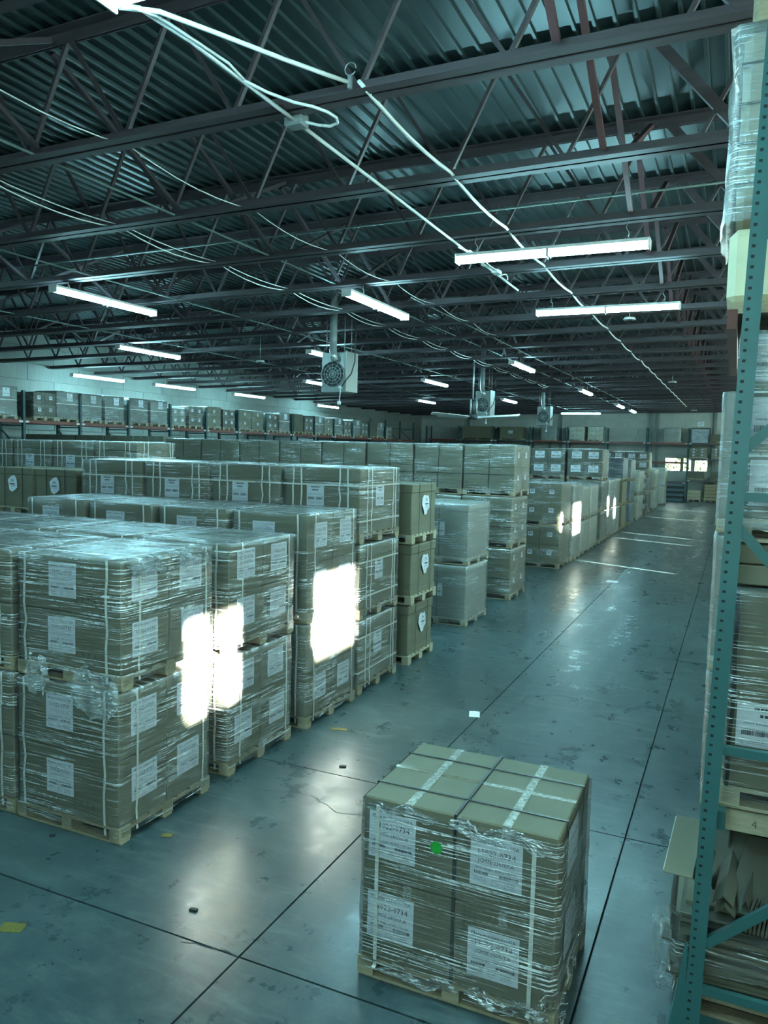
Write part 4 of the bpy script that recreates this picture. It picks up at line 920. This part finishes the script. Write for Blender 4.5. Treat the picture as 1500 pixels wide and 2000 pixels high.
# flattened cardboard in the bottom bay
def sheet(b, w_, d_, t_, mi=0): b.cbox(-w_ / 2, w_ / 2, -d_ / 2, d_ / 2, 0, t_, .002, mi)
t = thing('cardboard_bale', 'wrapped pile of flattened cardboard on the floor under the green rack', 'cardboard pile', (.42, 4.95, 0))
pm, subs = pallet_parts(1.12, .98, .12, M['wood'], False); link('pallet', pm, t)
rs = random.Random(3); z = .13
for k in range(26):
    b = MB(M['card'] if k % 3 else M['card_dark'], M['card_edge']); th = rs.uniform(.008, .026); sheet(b, rs.uniform(1.02, 1.22), rs.uniform(.85, 1.0), th)
    part('flat_carton', b, t, (rs.uniform(-.06, .04), rs.uniform(-.04, .04), z), (0, 0, rs.uniform(-.05, .05))); z += th + .001
link('stretch_wrap', film_mesh(1.18, 1.0, .28, z, M['film'], amp=.02, seed=82, top=False), t)
for (x, zz, w_, h_) in ((-.66, .38, .12, .34), (-.62, .16, .14, .14)): link('loose_film', crumple(w_, h_, .03, int(zz * 100), M['film_heavy'], 8, 9), t, (x, -.45, zz), (0, 0, .4))
ZS = z + .005
def scrap(label, mk, loc, rot, name='cardboard_scrap', cat='cardboard'):
    b = MB(M['card' if 'panel' in label else 'card_dark'], M['card_edge'], M['card_dark']); mk(b); o = part(name, b, None, loc, rot, label=label, category=cat, group='loose cardboard under the green rack'); return o  # darker card puts the bay's shade into all scraps but the panel
def folded(w_, d_, ang, t_=.007):
    def f(b):
        sheet(b, w_, d_, t_); c, s = math.cos(ang), math.sin(ang); L = .55 * d_
        n = len(b.v); x0, x1, y = -w_ / 2, w_ / 2, d_ / 2
        b.v += [(x0, y, 0), (x1, y, 0), (x1, y + L * c, L * s), (x0, y + L * c, L * s), (x0, y - t_ * s, t_ * c), (x1, y - t_ * s, t_ * c), (x1, y + L * c - t_ * s, L * s + t_ * c), (x0, y + L * c - t_ * s, L * s + t_ * c)]
        for q in ((3, 2, 1, 0), (4, 5, 6, 7), (0, 1, 5, 4), (1, 2, 6, 5), (2, 3, 7, 6), (3, 0, 4, 7)): b.face(tuple(n + i for i in q))
    return f
def vee(l, w_, ang, t_=.012):
    def f(b):
        for s_ in (-1, 1):
            n = len(b.v); c, s = math.cos(ang) * w_, math.sin(ang) * w_
            b.v += [(0, 0, 0), (0, l, 0), (s_ * c, l, -s), (s_ * c, 0, -s), (0, 0, -t_), (0, l, -t_), (s_ * c, l, -s - t_), (s_ * c, 0, -s - t_)]
            for q in ((0, 1, 2, 3), (7, 6, 5, 4), (0, 4, 5, 1), (1, 5, 6, 2), (2, 6, 7, 3), (3, 7, 4, 0)): b.face(tuple(n + i for i in q), 0)
    return f
def lid(w_, d_, drop, t_=.008):
    def f(b):
        b.cbox(-w_ / 2, w_ / 2, -d_ / 2, d_ / 2, 0, t_, .002); n = len(b.v); x = w_ / 2
        b.v += [(x - t_, -d_ / 2 + .02, 0), (x, -d_ / 2 + .02, 0), (x, d_ / 2, 0), (x - t_, d_ / 2, 0), (x + .03, -d_ / 2 + .06, -drop), (x + .04, -d_ / 2 + .06, -drop), (x + .04, d_ / 2, -drop), (x + .03, d_ / 2, -drop)]
        for q in ((0, 1, 2, 3), (7, 6, 5, 4), (0, 4, 5, 1), (1, 5, 6, 2), (2, 6, 7, 3), (3, 7, 4, 0)): b.face(tuple(n + i for i in q))
        b.box(-w_ / 2 - .003, -w_ / 2 + .001, -d_ / 2 + .01, d_ / 2 - .01, .0, t_ - .001, 1)
    return f
def open_carton(b):
    for q in ((-.36, .36, .24, .248, 0, .36), (-.36, -.352, -.2, .24, 0, .36), (.352, .36, -.2, .24, 0, .36), (-.36, .36, -.2, .24, 0, .008)): b.box(*q, 2)  # darker card inside puts the box's inner shade into its colour
    b.box(-.37, .37, -.16, .25, .36, .368, 0); b.box(-.37, .37, -.168, -.16, .24, .368, 0); b.box(-.372, -.37, -.168, .2, .2, .368, 1)
scrap('flat brown cardboard panel sticking out into the aisle left of the green post', lid(.15, .38, .26), (-.150, 4.47, .945), (.50, -.05, -.14), 'cardboard_sheet')
scrap('dark open cardboard box lying behind the green post on the pile', open_carton, (.45, 5.0, ZS + .13), (-.12, .0, -.10), 'open_carton')
scrap('v-shaped cardboard corner protector lying on the pile beside the post', vee(.50, .075, .8), (.06, 4.42, ZS + .13), (.16, 0, -.10), 'corner_protector')
scrap('second v-shaped cardboard corner protector nested beneath the first', vee(.48, .075, .8), (.07, 4.40, ZS + .085), (.14, 0, -.08), 'corner_protector')
scrap('bent strip of cardboard right of the corner protectors', vee(.55, .06, 1.2), (.17, 4.45, ZS + .12), (.2, 0, -.16), 'corner_protector')
scrap('large flat cardboard sheet leaning right of the corner protectors', lambda b: sheet(b, .50, .5, .008), (.36, 4.62, ZS + .17), (.55, -.12, -.35), 'cardboard_sheet')
scrap('triangular cardboard flap propped on the pile behind the corner protectors', lambda b: sheet(b, .34, .36, .008), (.10, 4.82, ZS + .17), (.65, -.2, .3), 'cardboard_sheet')
for k in range(9): scrap('pale edged cardboard strip in the leaning bundle, %s from the left' % ORD[k], lambda b: sheet(b, .012, .52, .10), (.235 + .017 * k, 4.62, ZS + .01), (.12, .1, -.22 + .01 * k), 'cardboard_strip')
t = thing('plywood_board', 'pale plywood board with black stamp marks under the first shelf', 'board', (.52, 4.50, 1.08))
b = MB(M['wood_pale'], M['print']); b.cbox(-.52, .52, -.012, .012, 0, .12, .003)
for x, s_ in ((-.33, '4'), (-.2, '20'), (-.08, 'HB'), (.1, '20')): v, f = text_geo(s_, .06); b.add_mesh(v, f, 1, lambda p: (p[0] + x, -.0135, p[2] + .055))
part('panel', b, t); b = MB(M['rack']); b.box(-.5, -.46, .015, .05, -.02, .14); part('bracket', b, t)
# ------------------------------------------------------------------ bits on the floor
def bit(name, label, cat, x, y, lx, ly, rz, mt, h=.003):
    b = MB(M[mt]); rs = random.Random(label); n = 8; pts = []
    for k in range(n):
        a = 2 * math.pi * k / n; q = max(abs(math.cos(a)), abs(math.sin(a))); pts.append((lx / 2 * math.cos(a) / q * rs.uniform(.85, 1), ly / 2 * math.sin(a) / q * rs.uniform(.85, 1)))
    b.poly([(px, py, h) for px, py in pts]); b.poly([(px, py, 0) for px, py in reversed(pts)])
    for k in range(n): p, q = pts[k], pts[(k + 1) % n]; b.poly([(*p, 0), (*q, 0), (*q, h), (*p, h)])
    part(name, b, None, (x, y, .0005), (0, 0, rz), label=label, category=cat)
bit('tape_mark', 'yellow tape strip on the floor beside the third stack', 'floor tape', -3.85, 7.42, .20, .07, .3, 'yellow'); bit('tape_mark', 'small worn yellow mark on the floor near the first stack', 'floor tape', -3.96, 4.71, .09, .06, .5, 'yellow')
bit('tape_mark', 'faded yellow patch on the floor at the lower left edge', 'floor tape', -4.05, 3.34, .16, .1, .4, 'yellow'); bit('tape_mark', 'white tape scrap on the seam far down the aisle', 'floor tape', -2.62, 19.4, .28, .35, 0, 'paper')
bit('film_scrap', 'small pale film scrap on the floor seam behind the front pallet', 'litter', -2.66, 8.6, .14, .22, .3, 'paper'); bit('wood_chip', 'dark chip on the bright floor left of the front pallet', 'litter', -3.34, 6.54, .07, .04, .3, 'dark', .012)
bit('wood_chip', 'dark chip on the floor at lower left near the seam', 'litter', -3.14, 4.0, .06, .03, .1, 'dark', .012); bit('wood_chip', 'dark chip on the floor beneath the first stack', 'litter', -4.75, 4.30, .05, .03, .6, 'dark', .01)
bit('cork', 'small cream plug on the floor beside the green post', 'litter', -.195, 4.83, .025, .025, .2, 'foam', .025)
